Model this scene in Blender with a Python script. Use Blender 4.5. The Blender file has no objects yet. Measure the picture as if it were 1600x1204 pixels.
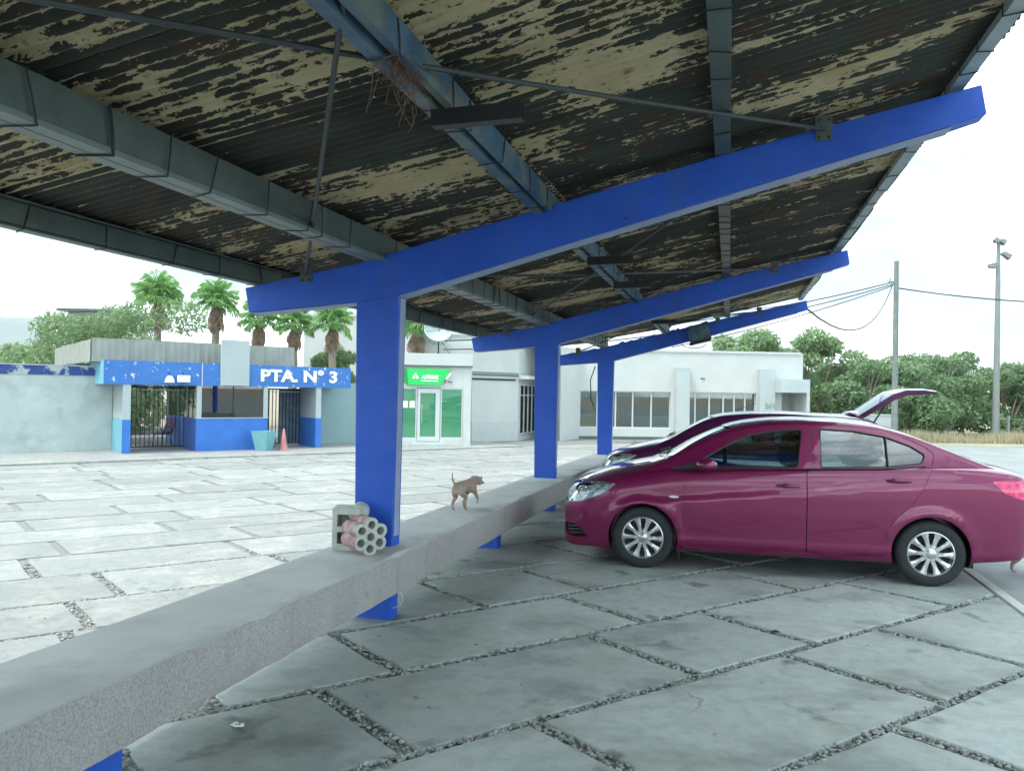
import bpy, bmesh, math, random
import numpy as np
from mathutils import Vector, Matrix
random.seed(7); rng = np.random.default_rng(7)
D = bpy.data; SC = bpy.context.scene; COL = SC.collection
rad = math.radians

# ------------------------------------------------------------------ camera, world, sun, exposure
F, CXP, CYP, EYE = 1200.0, 800.0, 602.0, 1.72
ROLL, PITCH = math.atan(0.017), math.atan(10/1200)
def _basis():
    fwd = np.array([0, math.cos(PITCH), math.sin(PITCH)]); up = np.array([0, -math.sin(PITCH), math.cos(PITCH)])
    r = np.array([1., 0, 0]); c, s = math.cos(ROLL), math.sin(ROLL)
    return r*c+up*s, up*c-r*s, fwd
IX, IU, FW = _basis()
cam = D.objects.new('camera', D.cameras.new('camera')); COL.objects.link(cam)
cam.data.sensor_width = 36; cam.data.lens = F/1600*36; cam.data.clip_end = 9000; cam.data.clip_start = 0.05
M = Matrix.Identity(4)
for i in range(3):
    M[i][0], M[i][1], M[i][2] = IX[i], IU[i], -FW[i]
M[2][3] = EYE
cam.matrix_world = M
SC.camera = cam
w = D.worlds.new('World'); SC.world = w; w.use_nodes = True
nt = w.node_tree; nt.nodes.clear()
SUN_EL, SUN_AZ = rad(60), rad(-125)          # azimuth from +Y towards +X
sky = nt.nodes.new('ShaderNodeTexSky'); sky.sky_type = 'NISHITA'; sky.sun_disc = False
sky.sun_elevation = SUN_EL; sky.sun_rotation = SUN_AZ; sky.dust_density = 3.0
tc = nt.nodes.new('ShaderNodeTexCoord'); mp = nt.nodes.new('ShaderNodeMapping'); mp.inputs['Scale'].default_value = (1.2, 1.2, 3.6)
nz = nt.nodes.new('ShaderNodeTexNoise'); nz.inputs['Scale'].default_value = 2.1; nz.inputs['Detail'].default_value = 7; nz.inputs['Roughness'].default_value = .55
cr = nt.nodes.new('ShaderNodeValToRGB'); cr.color_ramp.elements[0].position = .36; cr.color_ramp.elements[0].color = (.80, .80, .80, 1)
cr.color_ramp.elements[1].position = .60; cr.color_ramp.elements[1].color = (1, 1, 1, 1)
nz2 = nt.nodes.new('ShaderNodeTexNoise'); nz2.inputs['Scale'].default_value = 2.6; nz2.inputs['Detail'].default_value = 8; nz2.inputs['Roughness'].default_value = .6
cc = nt.nodes.new('ShaderNodeValToRGB'); cc.color_ramp.elements[0].position = .46; cc.color_ramp.elements[0].color = (1.12, 1.62, 1.80, 1)
cc.color_ramp.elements[1].position = .68; cc.color_ramp.elements[1].color = (7.2, 7.6, 7.6, 1)
mx = nt.nodes.new('ShaderNodeMix'); mx.data_type = 'RGBA'
bg = nt.nodes.new('ShaderNodeBackground'); bg.inputs['Strength'].default_value = 0.10
ou = nt.nodes.new('ShaderNodeOutputWorld')
L = nt.links.new
L(tc.outputs['Generated'], mp.inputs['Vector']); L(mp.outputs[0], nz.inputs['Vector']); L(nz.outputs['Fac'], cr.inputs[0])
L(mp.outputs[0], nz2.inputs['Vector']); L(nz2.outputs['Fac'], cc.inputs[0])
L(cr.outputs[0], mx.inputs['Factor']); L(sky.outputs[0], mx.inputs['A']); L(cc.outputs[0], mx.inputs['B'])
L(mx.outputs['Result'], bg.inputs['Color']); L(bg.outputs[0], ou.inputs['Surface'])
sd = D.lights.new('sun', 'SUN'); sd.energy = 0.5; sd.angle = rad(14); sd.color = (1, .96, .9)
sun = D.objects.new('sun', sd); COL.objects.link(sun)
sv = Vector((math.sin(SUN_AZ)*math.cos(SUN_EL), math.cos(SUN_AZ)*math.cos(SUN_EL), math.sin(SUN_EL)))
sun.rotation_euler = sv.to_track_quat('Z', 'Y').to_euler(); sun.location = (0, 0, 30)
SC.view_settings.view_transform = 'Standard'; SC.view_settings.look = 'None'
SC.view_settings.gamma = 1; SC.view_settings.use_curve_mapping = False
SC.view_settings.exposure = 2.9
SC.render.engine = 'CYCLES'

# ------------------------------------------------------------------ place frames
TH = math.atan(340/1200)                       # heading of the canopy row
RV = Vector((math.sin(TH), math.cos(TH), 0)); PV = Vector((math.cos(TH), -math.sin(TH), 0))
def UV(u, v, z=0): return PV*u + RV*v + Vector((0, 0, z))
PL = -0.45                                     # level of the plaza on the left
# ------------------------------------------------------------------ helpers
def link(o, parent=None):
    COL.objects.link(o)
    if parent is not None: o.parent = parent
    return o
def tag(o, label=None, cat=None, group=None, kind=None):
    if label: o['label'] = label
    if cat: o['category'] = cat
    if group: o['group'] = group
    if kind: o['kind'] = kind
    return o
def thing(name, label, cat, loc=(0, 0, 0), rz=0, group=None):
    o = D.objects.new(name, None); o.empty_display_size = .2; COL.objects.link(o)
    o.location = loc; o.rotation_euler = (0, 0, rz)
    return tag(o, label, cat, group)
class MB:
    def __init__(s): s.v = []; s.f = []; s.m = []; s.cm = 0
    def add(s, vs, fs):
        n = len(s.v); s.v += [tuple(p) for p in vs]; s.f += [tuple(i+n for i in f) for f in fs]; s.m += [s.cm]*len(fs); return s
    def box(s, x0, x1, y0, y1, z0, z1):
        return s.add([(x0,y0,z0),(x1,y0,z0),(x1,y1,z0),(x0,y1,z0),(x0,y0,z1),(x1,y0,z1),(x1,y1,z1),(x0,y1,z1)],
              [(0,3,2,1),(4,5,6,7),(0,1,5,4),(1,2,6,5),(2,3,7,6),(3,0,4,7)])
    def prism(s, poly, a0, a1, axis='y'):
        n = len(poly)
        def P(p, a): return {'y': (p[0], a, p[1]), 'z': (p[0], p[1], a), 'x': (a, p[0], p[1])}[axis]
        vs = [P(p, a0) for p in poly]+[P(p, a1) for p in poly]
        fs = [tuple(range(n)), tuple(range(2*n-1, n-1, -1))]+[(i, i+n, (i+1) % n+n, (i+1) % n) for i in range(n)]
        return s.add(vs, fs)
    def tube(s, pts, r, n=6, cap=True):
        pts = [Vector(p) for p in pts]; rs = r if isinstance(r, (list, tuple)) else [r]*len(pts)
        rings = []; t0 = None; up = None
        for i, p in enumerate(pts):
            t = (pts[min(i+1, len(pts)-1)]-pts[max(i-1, 0)])
            t = t.normalized() if t.length > 1e-9 else Vector((0, 0, 1))
            if up is None:
                up = Vector((0, 0, 1)) if abs(t.z) < .9 else Vector((1, 0, 0))
            a = t.cross(up).normalized(); up = a.cross(t).normalized()
            rings.append([p+(a*math.cos(2*math.pi*k/n)+up*math.sin(2*math.pi*k/n))*rs[i] for k in range(n)])
        vs = [q for rr in rings for q in rr]; fs = []
        for i in range(len(rings)-1):
            for k in range(n): fs.append((i*n+k, i*n+(k+1) % n, (i+1)*n+(k+1) % n, (i+1)*n+k))
        if cap: fs += [tuple(range(n-1, -1, -1)), tuple(range((len(rings)-1)*n, len(rings)*n))]
        return s.add(vs, fs)
    def lathe(s, prof, n=24, axis='z', c=(0, 0, 0)):
        vs = []; fs = []
        for (r, h) in prof:
            for k in range(n):
                a = 2*math.pi*k/n; x, y = r*math.cos(a), r*math.sin(a)
                vs.append({'z': (c[0]+x, c[1]+y, c[2]+h), 'y': (c[0]+x, c[1]+h, c[2]+y), 'x': (c[0]+h, c[1]+x, c[2]+y)}[axis])
        for i in range(len(prof)-1):
            for k in range(n): fs.append((i*n+k, i*n+(k+1) % n, (i+1)*n+(k+1) % n, (i+1)*n+k))
        return s.add(vs, fs)
    def ell(s, c, r, n=12, m=8):
        prof = []
        vs = []; fs = []
        for i in range(m+1):
            ph = math.pi*i/m-math.pi/2
            for k in range(n):
                a = 2*math.pi*k/n
                vs.append((c[0]+r[0]*math.cos(ph)*math.cos(a), c[1]+r[1]*math.cos(ph)*math.sin(a), c[2]+r[2]*math.sin(ph)))
        for i in range(m):
            for k in range(n): fs.append((i*n+k, i*n+(k+1) % n, (i+1)*n+(k+1) % n, (i+1)*n+k))
        return s.add(vs, fs)
    def xf(s, Mx, i0=0):
        for i in range(i0, len(s.v)): s.v[i] = tuple(Mx @ Vector(s.v[i]))
        return s
    def mesh(s, name, mats, smooth=None, fix=True):
        me = D.meshes.new(name); me.from_pydata(s.v, [], s.f)
        mats = mats if isinstance(mats, (list, tuple)) else [mats]
        for m in mats: me.materials.append(m)
        if len(mats) > 1: me.polygons.foreach_set('material_index', s.m)
        if fix:
            bm = bmesh.new(); bm.from_mesh(me); bmesh.ops.recalc_face_normals(bm, faces=bm.faces); bm.to_mesh(me); bm.free()
        if smooth is not None: smoothen(me, smooth)
        me.update(); return me
    def build(s, name, mats, parent=None, smooth=None, bevel=0, loc=None, rz=None, fix=True):
        o = D.objects.new(name, s.mesh(name, mats, smooth, fix)); link(o, parent)
        if bevel:
            b = o.modifiers.new('bevel', 'BEVEL'); b.width = bevel; b.segments = 2; b.limit_method = 'ANGLE'; b.angle_limit = rad(40)
        if loc is not None: o.location = loc
        if rz is not None: o.rotation_euler = (0, 0, rz)
        return o
def smoothen(me, ang):
    me.polygons.foreach_set('use_smooth', [True]*len(me.polygons))
    me.set_sharp_from_angle(angle=rad(ang))
def eval_mesh(o):
    dg = bpy.context.evaluated_depsgraph_get(); dg.update()
    return D.meshes.new_from_object(o.evaluated_get(dg))
def boolean(meA, meB, op):
    a = D.objects.new('ta', meA); b = D.objects.new('tb', meB); COL.objects.link(a); COL.objects.link(b)
    m = a.modifiers.new('b', 'BOOLEAN'); m.operation = op; m.object = b; m.solver = 'EXACT'
    r = eval_mesh(a); D.objects.remove(a); D.objects.remove(b); return r
def copy_obj(o, parent=None, loc=None):
    c = o.copy(); COL.objects.link(c)
    if parent is not None: c.parent = parent
    if loc is not None: c.location = loc
    return c
def copy_tree(o, parent=None):
    kids = list(o.children)
    c = o.copy(); COL.objects.link(c); c.parent = parent
    for k in kids: copy_tree(k, c)
    return c
# ------------------------------------------------------------------ materials
def newmat(name):
    m = D.materials.new(name); m.use_nodes = True; return m, m.node_tree, m.node_tree.nodes['Principled BSDF']
def coords(nt, space, scale=(1, 1, 1), rot=(0, 0, 0)):
    if space == 'world': n = nt.nodes.new('ShaderNodeNewGeometry'); out = n.outputs['Position']
    else: n = nt.nodes.new('ShaderNodeTexCoord'); out = n.outputs['Object']
    mp = nt.nodes.new('ShaderNodeMapping'); mp.vector_type = 'TEXTURE' if False else 'POINT'
    mp.inputs['Rotation'].default_value = rot; mp.inputs['Scale'].default_value = scale
    nt.links.new(out, mp.inputs['Vector']); return mp.outputs[0]
def noise(nt, vec, scale, detail=5, rough=.55, dist=0):
    n = nt.nodes.new('ShaderNodeTexNoise'); n.inputs['Scale'].default_value = scale; n.inputs['Detail'].default_value = detail
    n.inputs['Roughness'].default_value = rough; n.inputs['Distortion'].default_value = dist
    nt.links.new(vec, n.inputs['Vector']); return n.outputs['Fac']
def ramp(nt, fac, a, b, ca=(0, 0, 0), cb=(1, 1, 1)):
    r = nt.nodes.new('ShaderNodeValToRGB'); e = r.color_ramp.elements
    e[0].position = a; e[1].position = b; e[0].color = (*ca, 1); e[1].color = (*cb, 1)
    nt.links.new(fac, r.inputs[0]); return r.outputs[0]
def mixc(nt, fac, A, B, mode='MIX'):
    m = nt.nodes.new('ShaderNodeMix'); m.data_type = 'RGBA'; m.blend_type = mode
    for sock, v in (('Factor', fac), ('A', A), ('B', B)):
        s = m.inputs[sock] if sock != 'Factor' else m.inputs[0]
        if sock == 'A': s = m.inputs[6]
        if sock == 'B': s = m.inputs[7]
        if hasattr(v, 'is_output') or isinstance(v, bpy.types.NodeSocket): nt.links.new(v, s)
        elif isinstance(v, (int, float)): s.default_value = v
        else: s.default_value = (*v, 1)
    return m.outputs[2]
def bump(nt, b, height, strength=.3, dist=.01):
    n = nt.nodes.new('ShaderNodeBump'); n.inputs['Strength'].default_value = strength; n.inputs['Distance'].default_value = dist
    nt.links.new(height, n.inputs['Height']); nt.links.new(n.outputs[0], b.inputs['Normal'])
def pm(name, col, rough=.6, metal=0, var=.15, scale=4, bmp=.15, bscale=60, space='object', dirt=None, dirtamt=(.5, .7), dscale=2.5, coat=0, spec=.5, bdist=.004):
    m, nt, b = newmat(name); v = coords(nt, space)
    n1 = noise(nt, v, scale, 6)
    lo = tuple(c*(1-var) for c in col); hi = tuple(min(1, c*(1+var)) for c in col)
    c = ramp(nt, n1, .3, .7, lo, hi)
    if dirt is not None:
        n2 = noise(nt, v, dscale, 8, .65, .4); c = mixc(nt, ramp(nt, n2, dirtamt[0], dirtamt[1]), c, dirt)
    nt.links.new(c, b.inputs['Base Color'])
    b.inputs['Roughness'].default_value = rough; b.inputs['Metallic'].default_value = metal
    b.inputs['Coat Weight'].default_value = coat; b.inputs['Coat Roughness'].default_value = .03
    b.inputs['Specular IOR Level'].default_value = spec
    if bmp: bump(nt, b, noise(nt, v, bscale, 4), bmp, bdist)
    return m
MT = {}
MT['blue'] = pm('blue_paint', (.008, .058, .48), .42, var=.12, bmp=.25, bscale=25, dirt=(.02, .08, .38), dirtamt=(.58, .8), dscale=3)
def worn_blue():
    m, nt, b = newmat('worn_blue_paint'); v = coords(nt, 'world')
    c = ramp(nt, noise(nt, v, 1.6, 6, .6), .3, .7, (.009, .075, .48), (.017, .110, .62))
    vz = coords(nt, 'world', (1, 1, .25)); c = mixc(nt, ramp(nt, noise(nt, vz, 4, 8, .7), .50, .80), c, (.035, .10, .36))
    c = mixc(nt, ramp(nt, noise(nt, v, 11, 8, .75), .665, .68), c, (.22, .27, .36))
    c = mixc(nt, ramp(nt, noise(nt, v, 23, 3, .6), .73, .74), c, (.05, .035, .03))
    nt.links.new(c, b.inputs['Base Color']); nt.links.new(ramp(nt, noise(nt, v, 5, 5, .6), .3, .7, (.38,)*3, (.62,)*3), b.inputs['Roughness'])
    bump(nt, b, noise(nt, v, 30, 6, .7), .3, .004); return m
MT['blue'] = worn_blue()
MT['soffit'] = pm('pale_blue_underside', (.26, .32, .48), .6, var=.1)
MT['steel'] = pm('galvanised_steel', (.085, .12, .11), .5, .25, var=.22, scale=5, dirt=(.09, .08, .06), dirtamt=(.58, .75))
MT['steel_blue'] = pm('bluish_painted_steel', (.05, .11, .17), .5, .1, var=.3, scale=6, dirt=(.14, .17, .14), dirtamt=(.5, .65))
MT['dark_metal'] = pm('dark_metal', (.02, .022, .025), .5, .2, var=.3)
MT['rod'] = pm('rod_grey', (.05, .062, .065), .6, .2, var=.2)
MT['wire'] = pm('black_wire', (.02, .025, .03), .6, 0, var=.1, bmp=0)
MT['white'] = pm('white_wall', (.50, .53, .52), .75, var=.05, scale=1.2, bmp=.1, dirt=(.42, .45, .445), dirtamt=(.62, .85), dscale=.7)
MT['white2'] = pm('pale_blue_white_wall', (.41, .47, .48), .75, var=.05, scale=1.2, bmp=.1)
MT['plaster'] = pm('worn_plaster_wall', (.44, .50, .49), .85, var=.12, scale=1.6, bmp=.4, bscale=14, dirt=(.33, .38, .37), dirtamt=(.52, .72), dscale=1.1)
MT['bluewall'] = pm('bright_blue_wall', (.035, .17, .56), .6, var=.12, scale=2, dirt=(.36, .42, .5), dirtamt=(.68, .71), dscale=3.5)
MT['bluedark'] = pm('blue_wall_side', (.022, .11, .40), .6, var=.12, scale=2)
MT['cyan'] = pm('pale_cyan_wall', (.17, .42, .52), .6, var=.08, scale=2)
MT['peelblue'] = pm('peeling_blue', (.022, .055, .22), .65, var=.2, scale=4, dirt=(.40, .45, .46), dirtamt=(.49, .53), dscale=2.2)
MT['fascia'] = pm('fascia_blue_peeling', (.04, .17, .50), .55, var=.1, scale=2, dirt=(.55, .61, .64), dirtamt=(.605, .615), dscale=5)
MT['alu'] = pm('white_aluminium', (.52, .56, .56), .35, .1, var=.04, bmp=0)
MT['cladding'] = pm('grey_corrugated_cladding', (.30, .325, .29), .6, .1, var=.12, scale=2)
MT['black'] = pm('black_plastic', (.012, .012, .014), .4, 0, var=.1, bmp=0)
MT['rubber'] = pm('tyre_rubber', (.022, .028, .03), .75, 0, var=.25, scale=8, bmp=.2, bscale=90)
MT['silver'] = pm('silver_alloy', (.62, .63, .64), .28, .75, var=.05, bmp=0)
MT['chrome'] = pm('chrome_reflector', (.85, .86, .86), .12, .9, var=.05, bmp=0)
MT['seat'] = pm('seat_fabric', (.045, .05, .055), .8, var=.2, scale=20)
MT['concrete_block'] = pm('concrete_block', (.50, .53, .49), .9, var=.18, scale=14, bmp=.6, bscale=90)
MT['pink'] = pm('faded_red_paint', (.46, .24, .24), .85, var=.25, scale=12, bmp=.6, bscale=90, dirt=(.46, .45, .42), dirtamt=(.47, .58), dscale=14)
MT['greensign'] = pm('green_sign', (.012, .56, .11), .4, var=.04, bmp=0)
MT['darkgreen'] = pm('dark_green_panel', (.01, .25, .07), .4, var=.04, bmp=0)
MT['paper'] = pm('white_paper', (.8, .84, .82), .7, var=.02, bmp=0)
MT['pot'] = pm('aqua_pot', (.16, .38, .42), .6, var=.08)
MT['cone'] = pm('faded_cone', (.52, .22, .23), .6, var=.12)
MT['trunk'] = pm('trunk_bark', (.24, .20, .16), .9, var=.3, scale=6, bmp=.8, bscale=14, bdist=.03)
MT['skirt'] = pm('dead_fronds', (.36, .26, .19), .9, var=.35, scale=9)
MT['pole_grey'] = pm('weathered_pole', (.17, .20, .19), .8, var=.15, scale=3)
MT['mast'] = pm('pale_mast', (.21, .235, .23), .5, .1, var=.08)
MT['amber'] = pm('clear_marker', (.75, .70, .68), .2, var=.02, bmp=0)
MT['straw'] = pm('nest_straw', (.15, .085, .05), .9, var=.4, scale=20)
MT['brown'] = pm('dry_soil', (.30, .25, .19), .95, var=.25, scale=1.2, bmp=.6, bscale=12, space='world', bdist=.03)
MT['purple_plastic'] = pm('purple_chair_fabric', (.14, .05, .20), .6, var=.1)
MT['screenblue'] = pm('atm_panel', (.35, .60, .52), .4, var=.05)
MT['inner'] = pm('green_interior_wall', (.10, .55, .28), .6, var=.08)
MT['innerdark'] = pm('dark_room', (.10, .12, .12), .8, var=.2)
MT['curtain'] = pm('vertical_blind', (.40, .41, .37), .8, var=.12)
MT['furry'] = pm('tan_fur', (.36, .25, .19), .9, var=.22, scale=9, bmp=.5, bscale=220, dirt=(.42, .36, .32), dirtamt=(.45, .65), dscale=7)
MT['nose'] = pm('dog_nose', (.03, .02, .02), .5, var=.1, bmp=0)

def car_paint(name, col):
    m, nt, b = newmat(name)
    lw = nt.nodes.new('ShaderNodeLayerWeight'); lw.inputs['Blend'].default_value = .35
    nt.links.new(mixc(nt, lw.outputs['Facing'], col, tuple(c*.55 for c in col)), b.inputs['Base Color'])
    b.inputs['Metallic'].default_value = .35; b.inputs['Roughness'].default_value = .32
    b.inputs['Coat Weight'].default_value = 1; b.inputs['Coat Roughness'].default_value = .02
    v = coords(nt, 'object'); b.inputs['Specular IOR Level'].default_value = .5
    return m
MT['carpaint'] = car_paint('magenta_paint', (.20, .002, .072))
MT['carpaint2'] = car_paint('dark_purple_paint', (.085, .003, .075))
def glass(name, tint, gl=.06, rough=0.01, base=.10):
    m, nt, b = newmat(name); nt.nodes.remove(b)
    out = nt.nodes['Material Output']
    t = nt.nodes.new('ShaderNodeBsdfTransparent'); t.inputs[0].default_value = (*tint, 1)
    g = nt.nodes.new('ShaderNodeBsdfGlossy'); g.inputs['Roughness'].default_value = rough; g.inputs[0].default_value = (.95, 1, 1, 1)
    lw = nt.nodes.new('ShaderNodeFresnel'); lw.inputs['IOR'].default_value = 1.5
    ad = nt.nodes.new('ShaderNodeMath'); ad.operation = 'ADD'; ad.inputs[1].default_value = base; ad.use_clamp = True
    nt.links.new(lw.outputs[0], ad.inputs[0])
    mx = nt.nodes.new('ShaderNodeMixShader'); nt.links.new(ad.outputs[0], mx.inputs[0]); nt.links.new(t.outputs[0], mx.inputs[1]); nt.links.new(g.outputs[0], mx.inputs[2])
    nt.links.new(mx.outputs[0], out.inputs['Surface']); return m
MT['carglass'] = glass('car_glass', (.42, .52, .52), base=.09)
MT['winglass'] = glass('window_glass', (.45, .55, .53), base=.10)
MT['boothglass'] = glass('booth_glass', (.07, .11, .11), base=.08)
MT['greenglass'] = glass('green_film_glass', (.45, .95, .62), base=.12)
def film(m, col, k):
    nt = m.node_tree; out = nt.nodes['Material Output']; src = out.inputs['Surface'].links[0].from_socket
    d = nt.nodes.new('ShaderNodeBsdfDiffuse'); d.inputs[0].default_value = (*col, 1); x = nt.nodes.new('ShaderNodeMixShader'); x.inputs[0].default_value = k
    nt.links.new(src, x.inputs[1]); nt.links.new(d.outputs[0], x.inputs[2]); nt.links.new(x.outputs[0], out.inputs['Surface'])
film(MT['greenglass'], (.12, .46, .27), .40)
MT['lens'] = glass('lamp_lens', (.93, .96, .97), base=.05)
MT['reflect'] = pm('lamp_reflector_facets', (.62, .66, .66), .22, .55, var=.35, scale=16, bmp=1, bscale=22, bdist=.02)
def red_lens():
    m, nt, b = newmat('red_lamp_lens'); b.inputs['Base Color'].default_value = (.62, .02, .10, 1); b.inputs['Roughness'].default_value = .12
    b.inputs['Coat Weight'].default_value = 1
    v = coords(nt, 'object', (1, 1, 1)); nt.links.new(ramp(nt, noise(nt, v, 18, 2), .35, .65, (.55, .015, .10), (.85, .08, .25)), b.inputs['Base Color']); return m
MT['redlens'] = red_lens()
def slab_mat(name, c0, c1, stain, sa, sb, warm, crack=True):
    m, nt, b = newmat(name); v = coords(nt, 'world', (1, 1, 1), (0, 0, rad(35)))
    oi = nt.nodes.new('ShaderNodeObjectInfo')
    big = noise(nt, v, .7, 6, .62, .5); fine = noise(nt, v, 9, 9, .72); grit = noise(nt, v, 160, 3, .6)
    c = ramp(nt, big, .3, .7, c0, c1)
    c = mixc(nt, ramp(nt, noise(nt, v, 1.9, 7, .65, .6), .48, .66), c, warm)
    c = mixc(nt, ramp(nt, fine, .46, .80), c, tuple(x*.74 for x in c0))
    vs = coords(nt, 'world', (1, 1.5, 1), (0, 0, rad(-20)))
    st = noise(nt, vs, 1.0, 8, .62, .3); c = mixc(nt, ramp(nt, st, sa, sb, (0, 0, 0), (.75, .75, .75)), c, stain)
    oil = noise(nt, v, 2.6, 4, .5, .2); c = mixc(nt, ramp(nt, oil, .63, .72), c, tuple(x*.8 for x in stain))
    sp = noise(nt, v, 14, 3, .5); c = mixc(nt, ramp(nt, sp, .72, .74), c, tuple(x*.4 for x in c0))
    sc_ = coords(nt, 'world', (1, 9, 1), (0, 0, rad(-28))); scf = noise(nt, sc_, 3.2, 6, .6); c = mixc(nt, ramp(nt, scf, .68, .80, (0, 0, 0), (.5, .5, .5)), c, tuple(min(1, x*1.08) for x in c1))
    rv = nt.nodes.new('ShaderNodeMapRange'); rv.inputs['To Min'].default_value = .84; rv.inputs['To Max'].default_value = 1.10
    nt.links.new(oi.outputs['Random'], rv.inputs['Value']); cm = nt.nodes.new('ShaderNodeCombineColor')
    for i in range(3): nt.links.new(rv.outputs[0], cm.inputs[i])
    c = mixc(nt, 1.0, c, cm.outputs[0], 'MULTIPLY')
    if crack:
        dn = nt.nodes.new('ShaderNodeTexNoise'); dn.inputs['Scale'].default_value = 3; dn.inputs['Detail'].default_value = 6; nt.links.new(v, dn.inputs['Vector'])
        dv = nt.nodes.new('ShaderNodeVectorMath'); dv.operation = 'MULTIPLY_ADD'; dv.inputs[1].default_value = (.35, .35, .35); nt.links.new(dn.outputs['Color'], dv.inputs[0]); nt.links.new(v, dv.inputs[2])
        vo = nt.nodes.new('ShaderNodeTexVoronoi'); vo.feature = 'DISTANCE_TO_EDGE'; vo.inputs['Scale'].default_value = .42; nt.links.new(dv.outputs[0], vo.inputs['Vector'])
        ln = ramp(nt, vo.outputs['Distance'], .0012, .0035, (1, 1, 1), (0, 0, 0)); mk = ramp(nt, noise(nt, v, .6, 2), .60, .64)
        c = mixc(nt, mixc(nt, 1.0, ln, mk, 'MULTIPLY'), c, (.06, .065, .055))
    nt.links.new(c, b.inputs['Base Color'])
    nt.links.new(ramp(nt, st, .35, .7, (.85,)*3, (.55,)*3), b.inputs['Roughness'])
    ad = nt.nodes.new('ShaderNodeMath'); ad.operation = 'ADD'; nt.links.new(fine, ad.inputs[0]); nt.links.new(grit, ad.inputs[1])
    bump(nt, b, ad.outputs[0], .35, .004)
    return m
MT['slab'] = slab_mat('worn_concrete_slab', (.375, .42, .405), (.46, .50, .48), (.18, .21, .195), .50, .66, (.38, .405, .36))
MT['slab2'] = slab_mat('sunlit_plaza_slab', (.245, .26, .25), (.29, .30, .285), (.215, .23, .222), .5, .8, (.37, .365, .335), False)
def gravel_mat():
    m, nt, b = newmat('gravel_stones'); v = coords(nt, 'world')
    vo = nt.nodes.new('ShaderNodeTexVoronoi'); vo.inputs['Scale'].default_value = 28; nt.links.new(v, vo.inputs['Vector'])
    hs = nt.nodes.new('ShaderNodeSeparateColor'); nt.links.new(vo.outputs['Color'], hs.inputs[0])
    c = ramp(nt, hs.outputs[0], .0, 1, (.20, .215, .20), (.40, .42, .395))
    nt.links.new(c, b.inputs['Base Color']); b.inputs['Roughness'].default_value = .85
    bump(nt, b, noise(nt, v, 120, 3), .3, .003); return m
MT['gravel'] = gravel_mat()
def bed_mat(name, c0, c1):
    m, nt, b = newmat(name); v = coords(nt, 'world')
    vo = nt.nodes.new('ShaderNodeTexVoronoi'); vo.inputs['Scale'].default_value = 38; nt.links.new(v, vo.inputs['Vector'])
    c = ramp(nt, vo.outputs['Distance'], .1, .6, c1, c0); nt.links.new(c, b.inputs['Base Color']); b.inputs['Roughness'].default_value = .95
    bump(nt, b, vo.outputs['Distance'], 1, .012); return m
MT['bed'] = bed_mat('gravel_bed', (.17, .182, .168), (.33, .345, .325))
MT['bed2'] = bed_mat('pale_gravel_bed', (.20, .21, .20), (.275, .285, .27))
MT['asphalt'] = pm('worn_asphalt', (.25, .275, .275), .9, var=.12, scale=1.1, bmp=.7, bscale=130, space='world', dirt=(.20, .22, .22), dirtamt=(.5, .75), dscale=.5)
MT['grass'] = pm('dry_grass_ground', (.30, .29, .20), .95, var=.25, scale=.8, bmp=.6, bscale=4, space='world', dirt=(.16, .2, .08), dirtamt=(.5, .7), dscale=.2)
def bench_mat():
    m, nt, b = newmat('exposed_aggregate_concrete'); v = coords(nt, 'world')
    big = noise(nt, v, 1.4, 6, .6); sp = noise(nt, v, 95, 3, .7); c = ramp(nt, big, .3, .7, (.38, .365, .36), (.48, .465, .46))
    c = mixc(nt, ramp(nt, sp, .42, .74), c, (.22, .21, .205)); c = mixc(nt, ramp(nt, noise(nt, v, 150, 2), .62, .7), c, (.52, .50, .48))
    c = mixc(nt, ramp(nt, noise(nt, v, 6, 5, .7), .66, .73), c, (.17, .165, .155))
    vd = coords(nt, 'world', (1, 1, .12)); c = mixc(nt, ramp(nt, noise(nt, vd, 3.2, 7, .7), .56, .80), c, (.24, .23, .22))
    nt.links.new(c, b.inputs['Base Color']); b.inputs['Roughness'].default_value = .9; bump(nt, b, sp, .8, .006); return m
MT['aggregate'] = bench_mat()
MT['benchtop'] = pm('smooth_bench_concrete', (.50, .52, .50), .8, var=.14, scale=1.5, bmp=.3, bscale=60, space='world', dirt=(.36, .375, .355), dirtamt=(.48, .70), dscale=1.6)
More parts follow.
